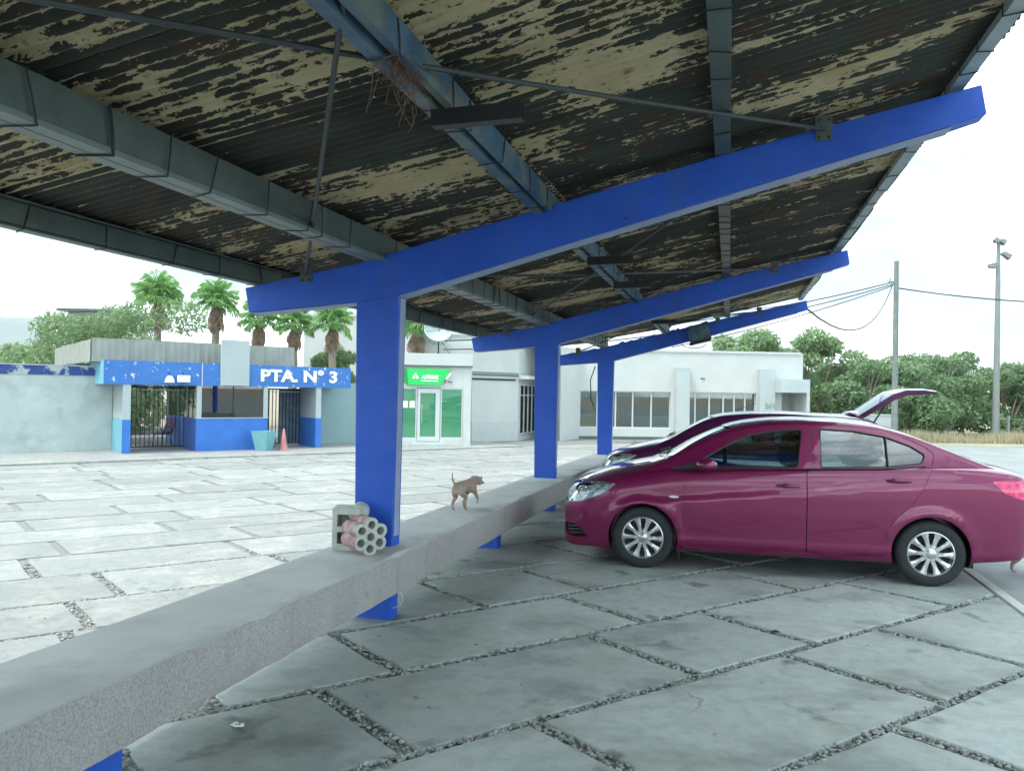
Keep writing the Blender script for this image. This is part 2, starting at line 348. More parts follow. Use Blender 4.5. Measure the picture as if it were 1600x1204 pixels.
def roof_mat():
    m, nt, b = newmat('peeling_corrugated_paint')
    v0 = coords(nt, 'world', (1, 1, 1), (0, 0, TH))          # x along the slope, y along the row
    st = nt.nodes.new('ShaderNodeMapping'); st.inputs['Scale'].default_value = (.40, 1.25, .40); nt.links.new(v0, st.inputs['Vector'])
    s2 = nt.nodes.new('ShaderNodeMapping'); s2.inputs['Scale'].default_value = (.30, 3.0, .3); nt.links.new(v0, s2.inputs['Vector'])
    area = noise(nt, st.outputs[0], 1.55, 4, .6, .5); chip = noise(nt, st.outputs[0], 19, 8, .68, .6); streak = noise(nt, s2.outputs[0], 7, 5, .6)
    a = nt.nodes.new('ShaderNodeMath'); a.operation = 'MULTIPLY'; a.inputs[1].default_value = 1.15; nt.links.new(area, a.inputs[0])
    c1 = nt.nodes.new('ShaderNodeMath'); c1.operation = 'MULTIPLY_ADD'; c1.inputs[1].default_value = .75; nt.links.new(chip, c1.inputs[0]); nt.links.new(a.outputs[0], c1.inputs[2])
    c2 = nt.nodes.new('ShaderNodeMath'); c2.operation = 'MULTIPLY_ADD'; c2.inputs[1].default_value = .40; nt.links.new(streak, c2.inputs[0]); nt.links.new(c1.outputs[0], c2.inputs[2])
    fac = ramp(nt, c2.outputs[0], .0, 1.0); 
    sx = nt.nodes.new('ShaderNodeSeparateXYZ'); nt.links.new(v0, sx.inputs[0])
    ph = nt.nodes.new('ShaderNodeMath'); ph.operation = 'MULTIPLY_ADD'; ph.inputs[1].default_value = 2*math.pi/.076; ph.inputs[2].default_value = 6.0*2*math.pi/.076+1.2; nt.links.new(sx.outputs[1], ph.inputs[0])
    sn = nt.nodes.new('ShaderNodeMath'); sn.operation = 'SINE'; nt.links.new(ph.outputs[0], sn.inputs[0])
    c3 = nt.nodes.new('ShaderNodeMath'); c3.operation = 'MULTIPLY_ADD'; c3.inputs[1].default_value = .11; nt.links.new(sn.outputs[0], c3.inputs[0])
    oi = nt.nodes.new('ShaderNodeObjectInfo'); orr = nt.nodes.new('ShaderNodeMapRange'); orr.inputs['To Min'].default_value = -.07; orr.inputs['To Max'].default_value = .08; nt.links.new(oi.outputs['Random'], orr.inputs['Value'])
    oa = nt.nodes.new('ShaderNodeMath'); oa.operation = 'ADD'; nt.links.new(c2.outputs[0], oa.inputs[0]); nt.links.new(orr.outputs[0], oa.inputs[1]); nt.links.new(oa.outputs[0], c3.inputs[2])
    c4 = nt.nodes.new('ShaderNodeMath'); c4.operation = 'MULTIPLY_ADD'; c4.inputs[1].default_value = .30; c4.inputs[2].default_value = 0; nt.links.new(noise(nt, st.outputs[0], 60, 4, .7), c4.inputs[0])
    c5 = nt.nodes.new('ShaderNodeMath'); c5.operation = 'ADD'; nt.links.new(c3.outputs[0], c5.inputs[0]); nt.links.new(c4.outputs[0], c5.inputs[1]); c2 = c5
    k = nt.nodes.new('ShaderNodeMapRange'); k.inputs['From Min'].default_value = 1.275; k.inputs['From Max'].default_value = 1.287; nt.links.new(c2.outputs[0], k.inputs['Value'])
    rim = nt.nodes.new('ShaderNodeMapRange'); rim.inputs['From Min'].default_value = 1.24; rim.inputs['From Max'].default_value = 1.275; nt.links.new(c2.outputs[0], rim.inputs['Value'])
    tan = ramp(nt, noise(nt, v0, 2.5, 6, .6), .3, .7, (.36, .295, .165), (.50, .435, .28))
    tan = mixc(nt, ramp(nt, noise(nt, v0, 9, 5, .7), .60, .70), tan, (.17, .10, .06))
    dark = ramp(nt, noise(nt, st.outputs[0], 3, 6, .6), .3, .7, (.010, .012, .0095), (.040, .050, .038))
    dark = mixc(nt, ramp(nt, noise(nt, v0, 3.5, 5, .6), .54, .62), dark, (.045, .026, .016)); dark = mixc(nt, rim.outputs[0], dark, (.014, .009, .006))
    c = mixc(nt, k.outputs[0], dark, tan); nt.links.new(c, b.inputs['Base Color'])
    b.inputs['Roughness'].default_value = .75
    bump(nt, b, k.outputs[0], .5, -.004)
    return m
MT['roof'] = roof_mat()
def leaf_mat(name, c0, c1, trans=.35, sc=1.2):
    m, nt, b = newmat(name); v = coords(nt, 'world')
    c = ramp(nt, noise(nt, v, sc, 4, .6), .32, .68, c0, c1); nt.links.new(c, b.inputs['Base Color']); b.inputs['Roughness'].default_value = .65
    b.inputs['Specular IOR Level'].default_value = .25
    t = nt.nodes.new('ShaderNodeBsdfTranslucent'); nt.links.new(c, t.inputs[0]); mx = nt.nodes.new('ShaderNodeMixShader'); mx.inputs[0].default_value = trans
    nt.links.new(b.outputs[0], mx.inputs[1]); nt.links.new(t.outputs[0], mx.inputs[2]); nt.links.new(mx.outputs[0], nt.nodes['Material Output'].inputs['Surface'])
    return m
MT['leaf'] = leaf_mat('tree_leaves', (.13, .215, .11), (.25, .36, .19))
MT['leaf2'] = leaf_mat('feathery_leaves', (.17, .27, .13), (.29, .40, .21))
MT['palm'] = leaf_mat('palm_leaf', (.15, .32, .10), (.32, .54, .20), sc=2.5)
MT['drygrass'] = leaf_mat('dry_grass_blades', (.36, .32, .20), (.50, .46, .32), sc=.4)

# ------------------------------------------------------------------ setting: ground
def sm(t): t = max(0, min(1, t)); return t*t*(3-2*t)
def pad_z(v): return -.45*sm((v-19)/12)
def grid_sheet(name, us, vs, zf, mt):
    mb = MB(); n = len(us)
    for v in vs:
        for u in us: mb.v.append(tuple(UV(u, v, zf(u, v))))
    for j in range(len(vs)-1):
        for i in range(n-1): mb.f.append((j*n+i, j*n+i+1, (j+1)*n+i+1, (j+1)*n+i))
    mb.m = [0]*len(mb.f)
    return tag(mb.build(name, mt), kind='structure')
EDGE = -2.78
grid_sheet('ground', [-2600, -400, -60, -30, -10, EDGE-.002, EDGE, -1, 1, 2.3, 3, 6, 12, 30, 100, 500, 2600],
           [-300, -30, -8, 0, 4, 8, 12, 16, 19, 21, 23, 25, 27, 29, 31, 36, 45, 60, 120, 400, 1500, 4500],
           lambda u, v: (-.48 if u < EDGE else pad_z(v)-.03), MT['brown'])
grid_sheet('gravel_bed', [EDGE, -1, 1, 2.3], [-8, 0, 6, 12, 17, 18.9], lambda u, v: -.024, MT['bed'])
grid_sheet('plaza_bed', [-30, -10, EDGE-.01], [-8, 0, 10, 20, 30, 38], lambda u, v: -.472, MT['bed2'])
grid_sheet('asphalt_road', [2.42, 4, 7, 12, 20, 30, 60, 90], [-20, -8, 0, 6, 12, 16, 19, 21, 23, 25, 27, 29, 31, 34, 42], lambda u, v: pad_z(v)-.012, MT['asphalt'])
grid_sheet('concrete_strip', [2.29, 2.31, 2.40, 2.42], [-8, 0, 6, 12, 18.9], lambda u, v: .006 if 2.3 < u < 2.41 else -.03, MT['benchtop'])

# paving slabs: skewed running courses
AV = Vector((math.sin(rad(56.5)), math.cos(rad(56.5)), 0)); BV = Vector((math.sin(rad(140)), math.cos(rad(140)), 0))
def clip(poly, f):       # keep where f(p) >= 0
    out = []
    for i in range(len(poly)):
        p, q = poly[i], poly[(i+1) % len(poly)]; fp, fq = f(p), f(q)
        if fp >= 0: out.append(p)
        if (fp >= 0) != (fq >= 0): out.append(p+(q-p)*(fp/(fp-fq)))
    return out
def slab_poly(a0, a1, b0, b1, clips):
    pts = []
    cs = [(a0, b0), (a1, b0), (a1, b1), (a0, b1)]; wob = .010
    for i in range(4):
        p, q = cs[i], cs[(i+1) % 4]; n = max(2, int(math.hypot(p[0]-q[0], p[1]-q[1])/.28))
        for k in range(n):
            t = k/n; a = p[0]+(q[0]-p[0])*t; b = p[1]+(q[1]-p[1])*t
            a += random.uniform(-wob, wob); b += random.uniform(-wob, wob)
            pts.append(AV*a+BV*b)
    for c in clips: pts = clip(pts, c) if pts else pts
    return pts
def area(p): return abs(sum(p[i].x*p[(i+1) % len(p)].y-p[(i+1) % len(p)].x*p[i].y for i in range(len(p))))/2
pav_r = tag(D.objects.new('canopy_pavement', None), kind='structure'); link(pav_r)
pav_l = tag(D.objects.new('plaza_pavement', None), kind='structure'); link(pav_l)
def visible(p):
    return p.y > .6 and abs(p.x) < p.y*.75+1.2
joint_lines = []
def lay(rows, clips, z, ga, gb, out):
    for (b0, b1, cuts) in rows:
        for a0, a1 in zip(cuts[:-1], cuts[1:]):
            p = slab_poly(a0+gb/2, a1-gb/2, b0+ga/2, b1-ga/2, clips)
            if len(p) < 3 or area(p) < .03: continue
            c = sum(p, Vector())/len(p)
            if not any(visible(q) for q in p): continue
            out.append((c.length, p, z))
        joint_lines.append(('a', b0, cuts[0], cuts[-1], z, clips, ga)); 
        for a in cuts[1:-1]: joint_lines.append(('b', a, b0, b1, z, clips, gb))
clR = [lambda p: 2.285-p.dot(PV), lambda p: p.dot(PV)-EDGE, lambda p: 18.6-p.dot(RV)]
clL = [lambda p: EDGE-.015-p.dot(PV), lambda p: 40-p.dot(RV)]
def fillcuts(seed, lo, hi, known, lens):
    r = random.Random(seed); k = sorted(known); out = list(k)
    while out[0] > lo: out.insert(0, out[0]-r.choice(lens)*r.uniform(.96, 1.04))
    while out[-1] < hi: out.append(out[-1]+r.choice(lens)*r.uniform(.96, 1.04))
    return out
known_r = {-2.28: [3.12, 4.17, 6.1], -3.31: [2.72, 4.75, 5.84, 7.8], -4.31: [2.02, 3.99, 5.13, 7.0, 8.9], -5.25: [2.55, 4.57, 6.47, 8.5], -6.27: [3.85, 4.92, 6.9]}
bs = [-2.28+1.02*k for k in range(8, 0, -1)]+[-2.28, -3.31, -4.31, -5.25, -6.27]+[-6.27-1.01*k for k in range(1, 14)]
bs = sorted(bs); R_, L_ = [], []
rows = [(bs[i], bs[i+1], fillcuts(i*3+1, -6, 22, known_r.get(bs[i], [3+random.uniform(-1, 1)]), [1.08, 1.95, 1.95])) for i in range(len(bs)-1)]
lay(rows, clR, 0, .068, .088, R_)
known_l = {-8.9: [1.59, 3.6], -10.15: [2.07, 4.1], -11.35: [1.51, 3.95], -12.45: [2.0, 4.42], -13.42: [1.3, 3.6], -14.55: [1.9, 4.14]}
bl = [-6.75, -7.83, -8.9, -10.15, -11.35, -12.45, -13.42, -14.55]; bl = [-6.75+1.08*k for k in range(8, 0, -1)]+bl+[-14.55-1.09*k for k in range(1, 11)]; bl = sorted(bl)
rowsl = [(bl[i], bl[i+1], fillcuts(i*5+2, -16, 30, known_l.get(bl[i], [2+random.uniform(-1, 1)]), [1.9, 2.4, 2.4])) for i in range(len(bl)-1)]
lay(rowsl, clL, PL, .055, .11, L_)
R_.sort(key=lambda t: t[0]); L_.sort(key=lambda t: t[0])
def slab_mb(mb, p, z):
    tz = random.uniform(-.004, .004); n = len(p); c = sum(p, Vector())/n
    top = [(c+(q-c)*(1-.008/max(.2, (q-c).length))) for q in p]
    vs = [(q.x, q.y, z+tz) for q in top]+[(q.x, q.y, z+tz-.009) for q in p]+[(q.x, q.y, z-.035) for q in p]
    fs = [tuple(range(n))]+[(i, (i+1) % n, n+(i+1) % n, n+i) for i in range(n)]+[(n+i, n+(i+1) % n, 2*n+(i+1) % n, 2*n+i) for i in range(n)]
    mb.add(vs, fs)
for lst, par, mt in ((R_, pav_r, MT['slab']), (L_, pav_l, MT['slab2'])):
    rest = MB()
    for i, (d, p, z) in enumerate(lst):
        if i < 290:
            mb = MB(); slab_mb(mb, p, z); mb.build('paving_slab', mt, par)
        else: slab_mb(rest, p, z)
    if rest.v: tag(rest.build('distant_paving', mt, par), kind='stuff')
# gravel in the joints: real stones near the camera
ico = bmesh.new(); bmesh.ops.create_icosphere(ico, subdivisions=1, radius=1); icv = np.array([v.co[:] for v in ico.verts]); icf = np.array([[v.index for v in f.verts] for f in ico.faces]); ico.free()
PB = []
def pebble(p, z, s):
    PB.append((p.x, p.y, z+random.uniform(-.018, -.003), s*random.uniform(.6, 1.25), s*random.uniform(.5, 1.0), s*random.uniform(.35, .7), random.uniform(0, 6.3)))
for (ty, c, t0, t1, z, clips, g) in joint_lines:
    Ls = abs(t1-t0); n = int(Ls*150)
    for _ in range(n):
        t = random.uniform(min(t0, t1), max(t0, t1)); o = random.uniform(-g/2, g/2)*1.15
        p = AV*t+BV*(c+o) if ty == 'a' else AV*(c+o)+BV*t
        d = p.length
        if d > 11 or not visible(p) or any(f(p) < 0 for f in clips): continue
        if random.random() > min(1, (6.5/d)**2): continue
        pebble(p, z, random.uniform(.007, .020)*(1+max(0, d-6)*.06))
if PB:
    P_ = np.array(PB); n = len(P_); V = np.zeros((n, len(icv), 3)); jit = rng.uniform(.8, 1.2, (n, len(icv), 1)); base = icv[None]*jit
    X = base[:, :, 0]*P_[:, 3:4]; Y = base[:, :, 1]*P_[:, 4:5]; cs, sn = np.cos(P_[:, 6:7]), np.sin(P_[:, 6:7])
    V[:, :, 0] = X*cs-Y*sn+P_[:, 0:1]; V[:, :, 1] = X*sn+Y*cs+P_[:, 1:2]; V[:, :, 2] = base[:, :, 2]*P_[:, 5:6]+P_[:, 2:3]
    Fc = (icf[None]+(np.arange(n)*len(icv))[:, None, None]).reshape(-1, 3)
    me = D.meshes.new('gravel'); me.from_pydata(V.reshape(-1, 3).tolist(), [], Fc.tolist()); me.materials.append(MT['gravel'])
    tag(link(D.objects.new('gravel', me)), 'loose grey stones filling the joints between the paving slabs', 'gravel', kind='stuff')
# small chips of rubble lying on the slabs
for i, (px, py, zz, lb) in enumerate([(-1.36, 3.93, 0, 'small white chip of plaster lying on the paving beside the bench'), (1.95, 5.62, 0, 'small dark leaf scrap lying on the slab in front of the car')]):
    mb = MB()
    for k in range(5): mb.ell((px+random.uniform(-.03, .03), py+random.uniform(-.03, .03), .006), (random.uniform(.008, .02), random.uniform(.006, .012), .006), 6, 4)
    tag(mb.build('debris', MT['paper'] if i == 0 else MT['dark_metal']), lb, 'debris')

# ------------------------------------------------------------------ bench under the columns
def bz(v): return .615-.0125*v
RZ = -TH                                       # rotation putting local x on u and local y on v
bench = thing('concrete_bench', 'long thick concrete bench slab running along the foot of the blue columns', 'bench', (0, 0, 0), RZ)
mb = MB(); vs = [-3+0.15*k for k in range(137)]; ring = []
for v in vs:
    w_ = .0025; chip = random.random() < .10; cd = random.uniform(.008, .02) if chip else 0
    r = lambda: random.uniform(-w_, w_)
    a = r()
    ring.append([(-2.84, v, bz(v)-.285), (-2.27+a, v, bz(v)-.285+r()), (-2.268+a, v, bz(v)-.28+r()), (-2.266+a+r(), v, bz(v)-.010-cd*1.3+r()), (-2.276+a-cd*1.6, v, bz(v)+.000), (-2.5, v, bz(v)), (-2.83, v, bz(v)), (-2.84, v, bz(v)-.01)])
mb.v = [p for rr in ring for p in rr]; n = 8
for j in range(len(ring)-1):
    for k in range(n):
        mb.f.append((j*n+k, j*n+(k+1) % n, (j+1)*n+(k+1) % n, (j+1)*n+k)); mb.m.append(0 if k in (1, 2, 7) else (1 if k in (3, 4, 5, 6) else 0))
mb.f += [tuple(range(8)), tuple(range(len(mb.v)-1, len(mb.v)-9, -1))]; mb.m += [0, 0]
mb.build('slab', [MT['aggregate'], MT['benchtop']], bench, smooth=40)
for v in (2.51, 8.07, 13.63):
    MB().box(-2.74, -2.43, v, v+.17, -.03, bz(v)-.283).build('support', MT['blue'], bench, bevel=.008)

# ------------------------------------------------------------------ canopy
can = thing('bus_canopy', 'long cantilevered canopy of blue frames under a rusted corrugated roof with peeling paint', 'canopy', (0, 0, 0), RZ)
FR = [-5.83, -.27, 5.29, 10.857, 16.4]
BT = [(1.462, 3.652), (-.06, 3.325), (-1.26, 3.035), (-2.0, 2.858), (-2.73, 2.68), (-3.72, 2.51)]
BB = [(-3.68, 2.312), (-2.74, 2.385), (-2.402, 2.425), (-.02, 3.06), (1.30, 3.412), (1.492, 3.47)]
for i, v in enumerate(FR):
    MB().prism(BB+BT, v, v+.16).build('beam', MT['blue'], can, bevel=.006)
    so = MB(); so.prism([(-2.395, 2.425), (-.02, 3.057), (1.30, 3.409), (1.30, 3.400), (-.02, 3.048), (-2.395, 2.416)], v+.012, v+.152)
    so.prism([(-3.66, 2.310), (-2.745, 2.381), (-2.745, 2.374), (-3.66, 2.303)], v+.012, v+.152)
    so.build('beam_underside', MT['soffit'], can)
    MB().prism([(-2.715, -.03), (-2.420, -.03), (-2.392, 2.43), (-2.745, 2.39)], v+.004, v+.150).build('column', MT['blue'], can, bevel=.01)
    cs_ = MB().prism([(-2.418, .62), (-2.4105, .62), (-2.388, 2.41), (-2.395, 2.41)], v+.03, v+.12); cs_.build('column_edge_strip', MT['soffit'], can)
    for (u, z) in ((-3.17, 2.60), (.56, 3.43)):
        g = MB().box(u-.05, u+.05, v-.012, v-.002, z-.06, z+.10); g = g.build('gusset_plate', MT['steel'], can)
        for (bu, bz0) in ((-.03, -.04), (.03, -.04), (-.03, .07), (.03, .07)): MB().lathe([(0, -.008), (.009, -.008), (.009, 0)], 6, 'y', (u+bu, v-.012, z+bz0)).build('bolt', MT['dark_metal'], g)
def rz_lo(u): return 2.70+(u+3.85)*.169
def rz_up(u): return 3.13+(u+1.35)*.2202
def corr_mesh(name, u0, u1, zf, wdt, nu=3, amp=.013, pitch=.076, under=.0):
    nv = int(wdt/pitch*8); mb = MB(); 
    for j in range(nv+1):
        y = wdt*j/nv; c = amp*math.sin(2*math.pi*y/pitch)
        for i in range(nu+1):
            u = u0+(u1-u0)*i/nu; mb.v.append((u, y, zf(u)+c+amp))
    m0 = len(mb.v)
    for p in list(mb.v[:m0]): mb.v.append((p[0], p[1], p[2]+.0025))
    k = nu+1
    for j in range(nv):
        for i in range(nu):
            q = (j*k+i, j*k+i+1, (j+1)*k+i+1, (j+1)*k+i); mb.f.append(q); mb.f.append(tuple(m0+x for x in reversed(q)))
    for j in range(nv):
        for i in (0, nu): mb.f.append((j*k+i, (j+1)*k+i, m0+(j+1)*k+i, m0+j*k+i))
    mb.m = [0]*len(mb.f); me = mb.mesh(name, MT['roof']); smoothen(me, 60); return me
SW = .836
m_lo = corr_mesh('corrugated_sheet', -3.86, -1.22, rz_lo, SW+.076); m_up = corr_mesh('corrugated_sheet', -1.36, 1.475, rz_up, SW+.076)
v = -6.0; k = 0
while v < 15.9:
    for me, dz in ((m_lo, 0), (m_up, .012)):
        o = D.objects.new('corrugated_sheet', me); link(o, can)
        o.location = (random.uniform(-.014, .014), v, dz+(.0035 if k % 2 else 0)); o.rotation_euler = (random.uniform(-.0012, .0012), 0, random.uniform(-.0012, .0012))
    v += SW; k += 1
ROOF_END = v
def purlin(kind, v0, v1):
    a, b = v0, v1
    mb = MB()
    if kind == 'A':
        mb.cm = 0; mb.box(-2.66, -2.645, a, b, 2.70, 2.885); mb.box(-2.535, -2.52, a, b, 2.70, 2.885)
        mb.cm = 1; mb.box(-2.66, -2.594, a, b, 2.688, 2.70); mb.box(-2.586, -2.52, a, b, 2.688, 2.70)
        mb.box(-2.52, -2.507, a, b, 2.688, 2.712); mb.box(-2.64, -2.54, a, b, 2.875, 2.885)
        us, z0, z1 = (-2.664, -2.503), 2.684, 2.885; ms = [MT['steel'], MT['soff_steel']]
    elif kind == 'E':
        mb.box(-3.80, -3.79, a, b, 2.56, 2.70); mb.box(-3.79, -3.72, a, b, 2.56, 2.572); mb.box(-3.79, -3.72, a, b, 2.688, 2.70); mb.box(-3.80, -3.68, a, b, 2.700, 2.712); mb.box(-3.705, -3.695, a, b, 2.575, 2.69)
        us, z0, z1 = (-3.805, -3.69), 2.555, 2.715; ms = [MT['steel'], MT['steel']]
    elif kind == 'C':
        mb.box(-1.36, -1.295, a, b, 2.99, 3.0); mb.box(-1.305, -1.295, a, b, 3.0, 3.11); mb.box(-1.265, -1.225, a, b, 3.005, 3.015); mb.box(-1.235, -1.225, a, b, 3.015, 3.13); mb.box(-1.36, -1.35, a, b, 3.0, 3.09)
        us, z0, z1 = (-1.365, -1.22), 2.985, 3.12; ms = [MT['steel_blue'], MT['steel_blue']]
    elif kind == 'D':
        mb.box(-.115, -.015, a, b, 3.325, 3.338); mb.box(-.115, -.105, a, b, 3.338, 3.39); mb.box(-.025, -.015, a, b, 3.338, 3.41)
        us, z0, z1 = (-.12, -.01), 3.32, 3.40; ms = [MT['steel'], MT['steel']]
    else:
        mb.box(1.30, 1.38, a, b, 3.655, 3.667); mb.box(1.30, 1.31, a, b, 3.667, 3.70); mb.box(1.37, 1.38, a, b, 3.667, 3.72)
        us, z0, z1 = (1.295, 1.385), 3.65, 3.72; ms = [MT['pale_edge'], MT['pale_edge']]
    o = mb.build('purlin', ms, can)
    y = a+.15; st = {'A': .42, 'E': .6, 'C': .5, 'D': .40, 'F': .55}[kind]
    while y < b-.1:
        w0, w1 = us; sk = random.uniform(-.05, .05); s2 = random.uniform(-.03, .03)
        pts = [(w0, y, z1), (w0, y+s2*.5, z0), (w1, y+sk, z0), (w1+.002, y+sk+s2, (z0+z1)/2), (w1, y+sk+s2*2, z1)]
        t = MB().tube(pts, random.choice([.004, .004, .008] if kind == 'A' else [.004]), 5); t.build('wire_tie', MT['wire'], o)
        y += st*random.uniform(.6, 1.3)
MT['pale_edge'] = pm('pale_edge_steel', (.30, .38, .40), .5, .1, var=.15, scale=5)
MT['soff_steel'] = pm('pale_steel_flange', (.15, .195, .185), .5, .2, var=.12, scale=5)
for v0, v1 in zip(FR[:-1], FR[1:]):
    for kd in 'AECDF': purlin(kd, v0, min(v1, 16.4))
# diagonal tie rods in every bay
for v0, v1 in zip(FR[:-1], FR[1:]):
    for (p, q) in (((-3.50, v0+.18, 2.62), (.56, v1-.02, 3.44)), ((.28, v0+.18, 3.42), (-3.17, v1-.02, 2.60))):
        p, q = Vector(p), Vector(q); pts = [p.lerp(q, t/8)-Vector((0, 0, .035*math.sin(math.pi*t/8))) for t in range(9)]
        MB().tube(pts, .012, 7).build('tie_rod', MT['rod'], can, smooth=60)
# channel stubs bolted under the middle purlin
for (u, v) in ((-1.31, 3.24), (-1.29, 7.07), (-1.28, 8.69), (-1.30, 13.2)):
    mb = MB(); dr = 0; mb.box(0, .42, -.03, .03, 0, .006); mb.box(0, .42, -.03, -.024, .006, .075); mb.box(0, .42, .024, .03, .006, .075); mb.box(-.0, .006, -.024, .024, .006, .07)
    mb.box(.02, .40, -.022, .022, .012, .05)
    o = mb.build('lamp_channel', [MT['dark_metal']], can); o.location = (u, v, 2.908); o.rotation_euler = (0, -.01, dr)
# torn edge of the missing last sheet on the far beam
mb = MB(); u = -3.4
while u < 1.1:
    l = random.uniform(.08, .35); zb = np.interp(u, [p[0] for p in BT[::-1]], [p[1] for p in BT[::-1]]); zb2 = np.interp(u+l, [p[0] for p in BT[::-1]], [p[1] for p in BT[::-1]])
    if random.random() < .6: mb.prism([(u, zb-.004), (u+l, zb2-.004), (u+l*.8, zb2+random.uniform(.005, .03)), (u+l*.3, zb+random.uniform(.01, .045))], 16.40, 16.43)
    u += l*random.uniform(.9, 1.5)
mb.build('torn_sheet_edge', MT['blue'], can)

# lamps, nest and cables on the canopy
fl = thing('flood_light', 'grey rectangular floodlight hanging on the farthest blue beam with a looped cable', 'light', UV(-.62, 16.30, 3.00), RZ)
mb = MB().box(-.22, .22, -.16, .02, -.17, .17); mb.box(-.19, .19, -.18, -.16, -.14, .14); mb.xf(Matrix.Rotation(rad(-14), 4, 'Y')); mb.build('housing', MT['steel_blue'], fl, bevel=.01)
mb = MB().box(-.24, .20, -.20, -.0, -.22, -.175); mb.xf(Matrix.Rotation(rad(-14), 4, 'Y')); mb.build('glass_front', MT['black'], fl)
MB().tube([(-.1+.25*math.cos(a), -.1, -.22-.10*math.sin(a)) for a in np.linspace(math.pi, 0, 9)], .008, 5).build('cable', MT['wire'], fl)
fl = thing('shaded_lamp', 'pale beige lamp shade standing above the farthest blue beam near its middle', 'light', UV(-.25, 16.25, 3.42), RZ)
MB().prism([(-.24, .12), (.24, .06), (.20, -.04), (.12, -.10), (-.06, -.12), (-.20, -.02)], -.12, .12).build('lamp_shade', pm('beige_shade', (.42, .42, .34), .6), fl, bevel=.02)
MB().box(-.05, .04, -.04, .04, -.20, -.12).build('socket', MT['steel'], fl)
nest = MB()
for i in range(120):
    c = Vector((-1.27+random.gauss(0, .03), 2.80+random.gauss(0, .075), 2.99+random.gauss(0, .025))); d = Vector((random.gauss(0, 1), random.gauss(0, 1), random.gauss(-.35, .6))).normalized()*random.uniform(.04, .095)
    mid = c+d*.5+Vector((0, 0, random.uniform(-.03, .02))); nest.tube([c, mid, c+d+Vector((0, 0, -.02))], .0016, 3, cap=False)
for i in range(10):
    c = Vector((-1.30+random.gauss(0, .03), 2.85+random.gauss(0, .1), 2.95)); nest.tube([c, c+Vector((random.uniform(-.03, .03), 0, -.08)), c+Vector((random.uniform(-.05, .05), random.uniform(-.03, .03), random.uniform(-.17, -.09)))], .0018, 3, cap=False)
tag(nest.build('bird_nest', MT['straw'], None, rz=RZ), 'messy brown straw bird nest hanging from the middle purlin of the canopy', 'nest')
def cable(name, pts, sag, r, label, cat='cable', n=14, mt=None):
    mb = MB(); out = []
    for a, b in zip(pts[:-1], pts[1:]):
        a, b = Vector(a), Vector(b)
        for t in range(n+1): out.append(a.lerp(b, t/n)-Vector((0, 0, sag*4*(t/n)*(1-t/n))))
    mb.tube(out, r, 5); return tag(mb.build(name, mt or MT['wire'], smooth=60), label, cat)
cable('canopy_cable', [UV(-1.2, 11.2, 3.02), UV(1.3, 16.3, 3.6)], .12, .008, 'thin dark cable slung under the roof between the two farthest beams')
tag(MB().tube([UV(-2.78, 16.36, 2.3), UV(-2.88, 16.33, 2.0), UV(-2.86, 16.33, 1.6), UV(-2.77, 16.36, 1.35)], .012, 6).build('drop_cable', MT['wire'], smooth=60), 'short dark cable bowed out beside the top of the farthest blue column', 'cable')
mb = MB().tube([UV(-2.42, 5.34, .15)+Vector((.0+.13*math.sin(a)*.6, -.0, .07*math.cos(a))) for a in np.linspace(-.2, math.pi+.6, 12)], .004, 5)
tag(mb.build('wire_loop', MT['alu'], smooth=60), 'thin pale wire loop at the foot of the nearest blue column', 'wire')

# ------------------------------------------------------------------ concrete blocks on the bench
def uvz(p, z): return Vector((p[0], p[1], z))
BZ = bz(5.2)
# grey hollow block standing on its end, two square cells
gb = thing('hollow_block', 'grey hollow concrete block standing on end with two square openings on the bench', 'concrete block', Vector((-1.285, 5.57, BZ)), rad(2))
body = MB().prism([(0, 0), (.20, 0), (.185, .035), (.185, .055), (.21, .09), (.21, .15), (.195, .19), (.195, .22), (.205, .27), (.19, .305), (0, .305)], 0, .20).mesh('b', MT['concrete_block'])
cut = MB().box(.035, .165, -.1, .17, .05, .135).box(.035, .165, -.1, .17, .175, .26).mesh('c', MT['concrete_block'])
me = boolean(body, cut, 'DIFFERENCE'); o = D.objects.new('block_body', me); link(o, gb); b_ = o.modifiers.new('b', 'BEVEL'); b_.width = .006; b_.limit_method = 'ANGLE'; b_.segments = 2
MB().lathe([(0.0, -.09), (.062, -.09), (.066, -.08), (.066, .08), (.062, .09), (0.0, .09)], 20, 'y', (.175, .12, .262)).build('round_core', MT['concrete_block'], gb, smooth=40)
# honeycomb block with seven round holes, painted faded red on the outside
hb = thing('honeycomb_block', 'honeycomb concrete block with round holes and faded red painted sides leaning on the blue column', 'concrete block', Vector((-1.045, 5.52, BZ+.130)), rad(38))
hc = [(0, 0)]+[(.084*math.cos(rad(60*k+30)), .084*math.sin(rad(60*k+30))) for k in range(6)]
out = []
for k in range(72):
    a = 2*math.pi*k/72; d = Vector((math.cos(a), math.sin(a))); best = 0
    for (cx, cz) in hc:
        c = Vector((cx, cz)); t = d.dot(c); q = .051**2-(c.length_squared-t*t)
        if q > 0: best = max(best, t+math.sqrt(q))
    out.append((d.x*best, d.y*best))
bmb = MB().prism(out, -.11, .11); me = bmb.mesh('hb', [MT['concrete_block'], MT['pink']])
for p in me.polygons: p.material_index = 0 if abs(p.normal.y) > .8 else 1
cm = MB()
for (cx, cz) in hc: cm.lathe([(0.0001, -.13), (.030, -.13), (.026, .13), (0.0001, .13)], 18, 'y', (cx, 0, cz))
me = boolean(me, cm.mesh('cc', [MT['concrete_block']]), 'DIFFERENCE'); smoothen(me, 38)
o = D.objects.new('block_body', me); link(o, hb); o.rotation_euler = (0, rad(4), 0)
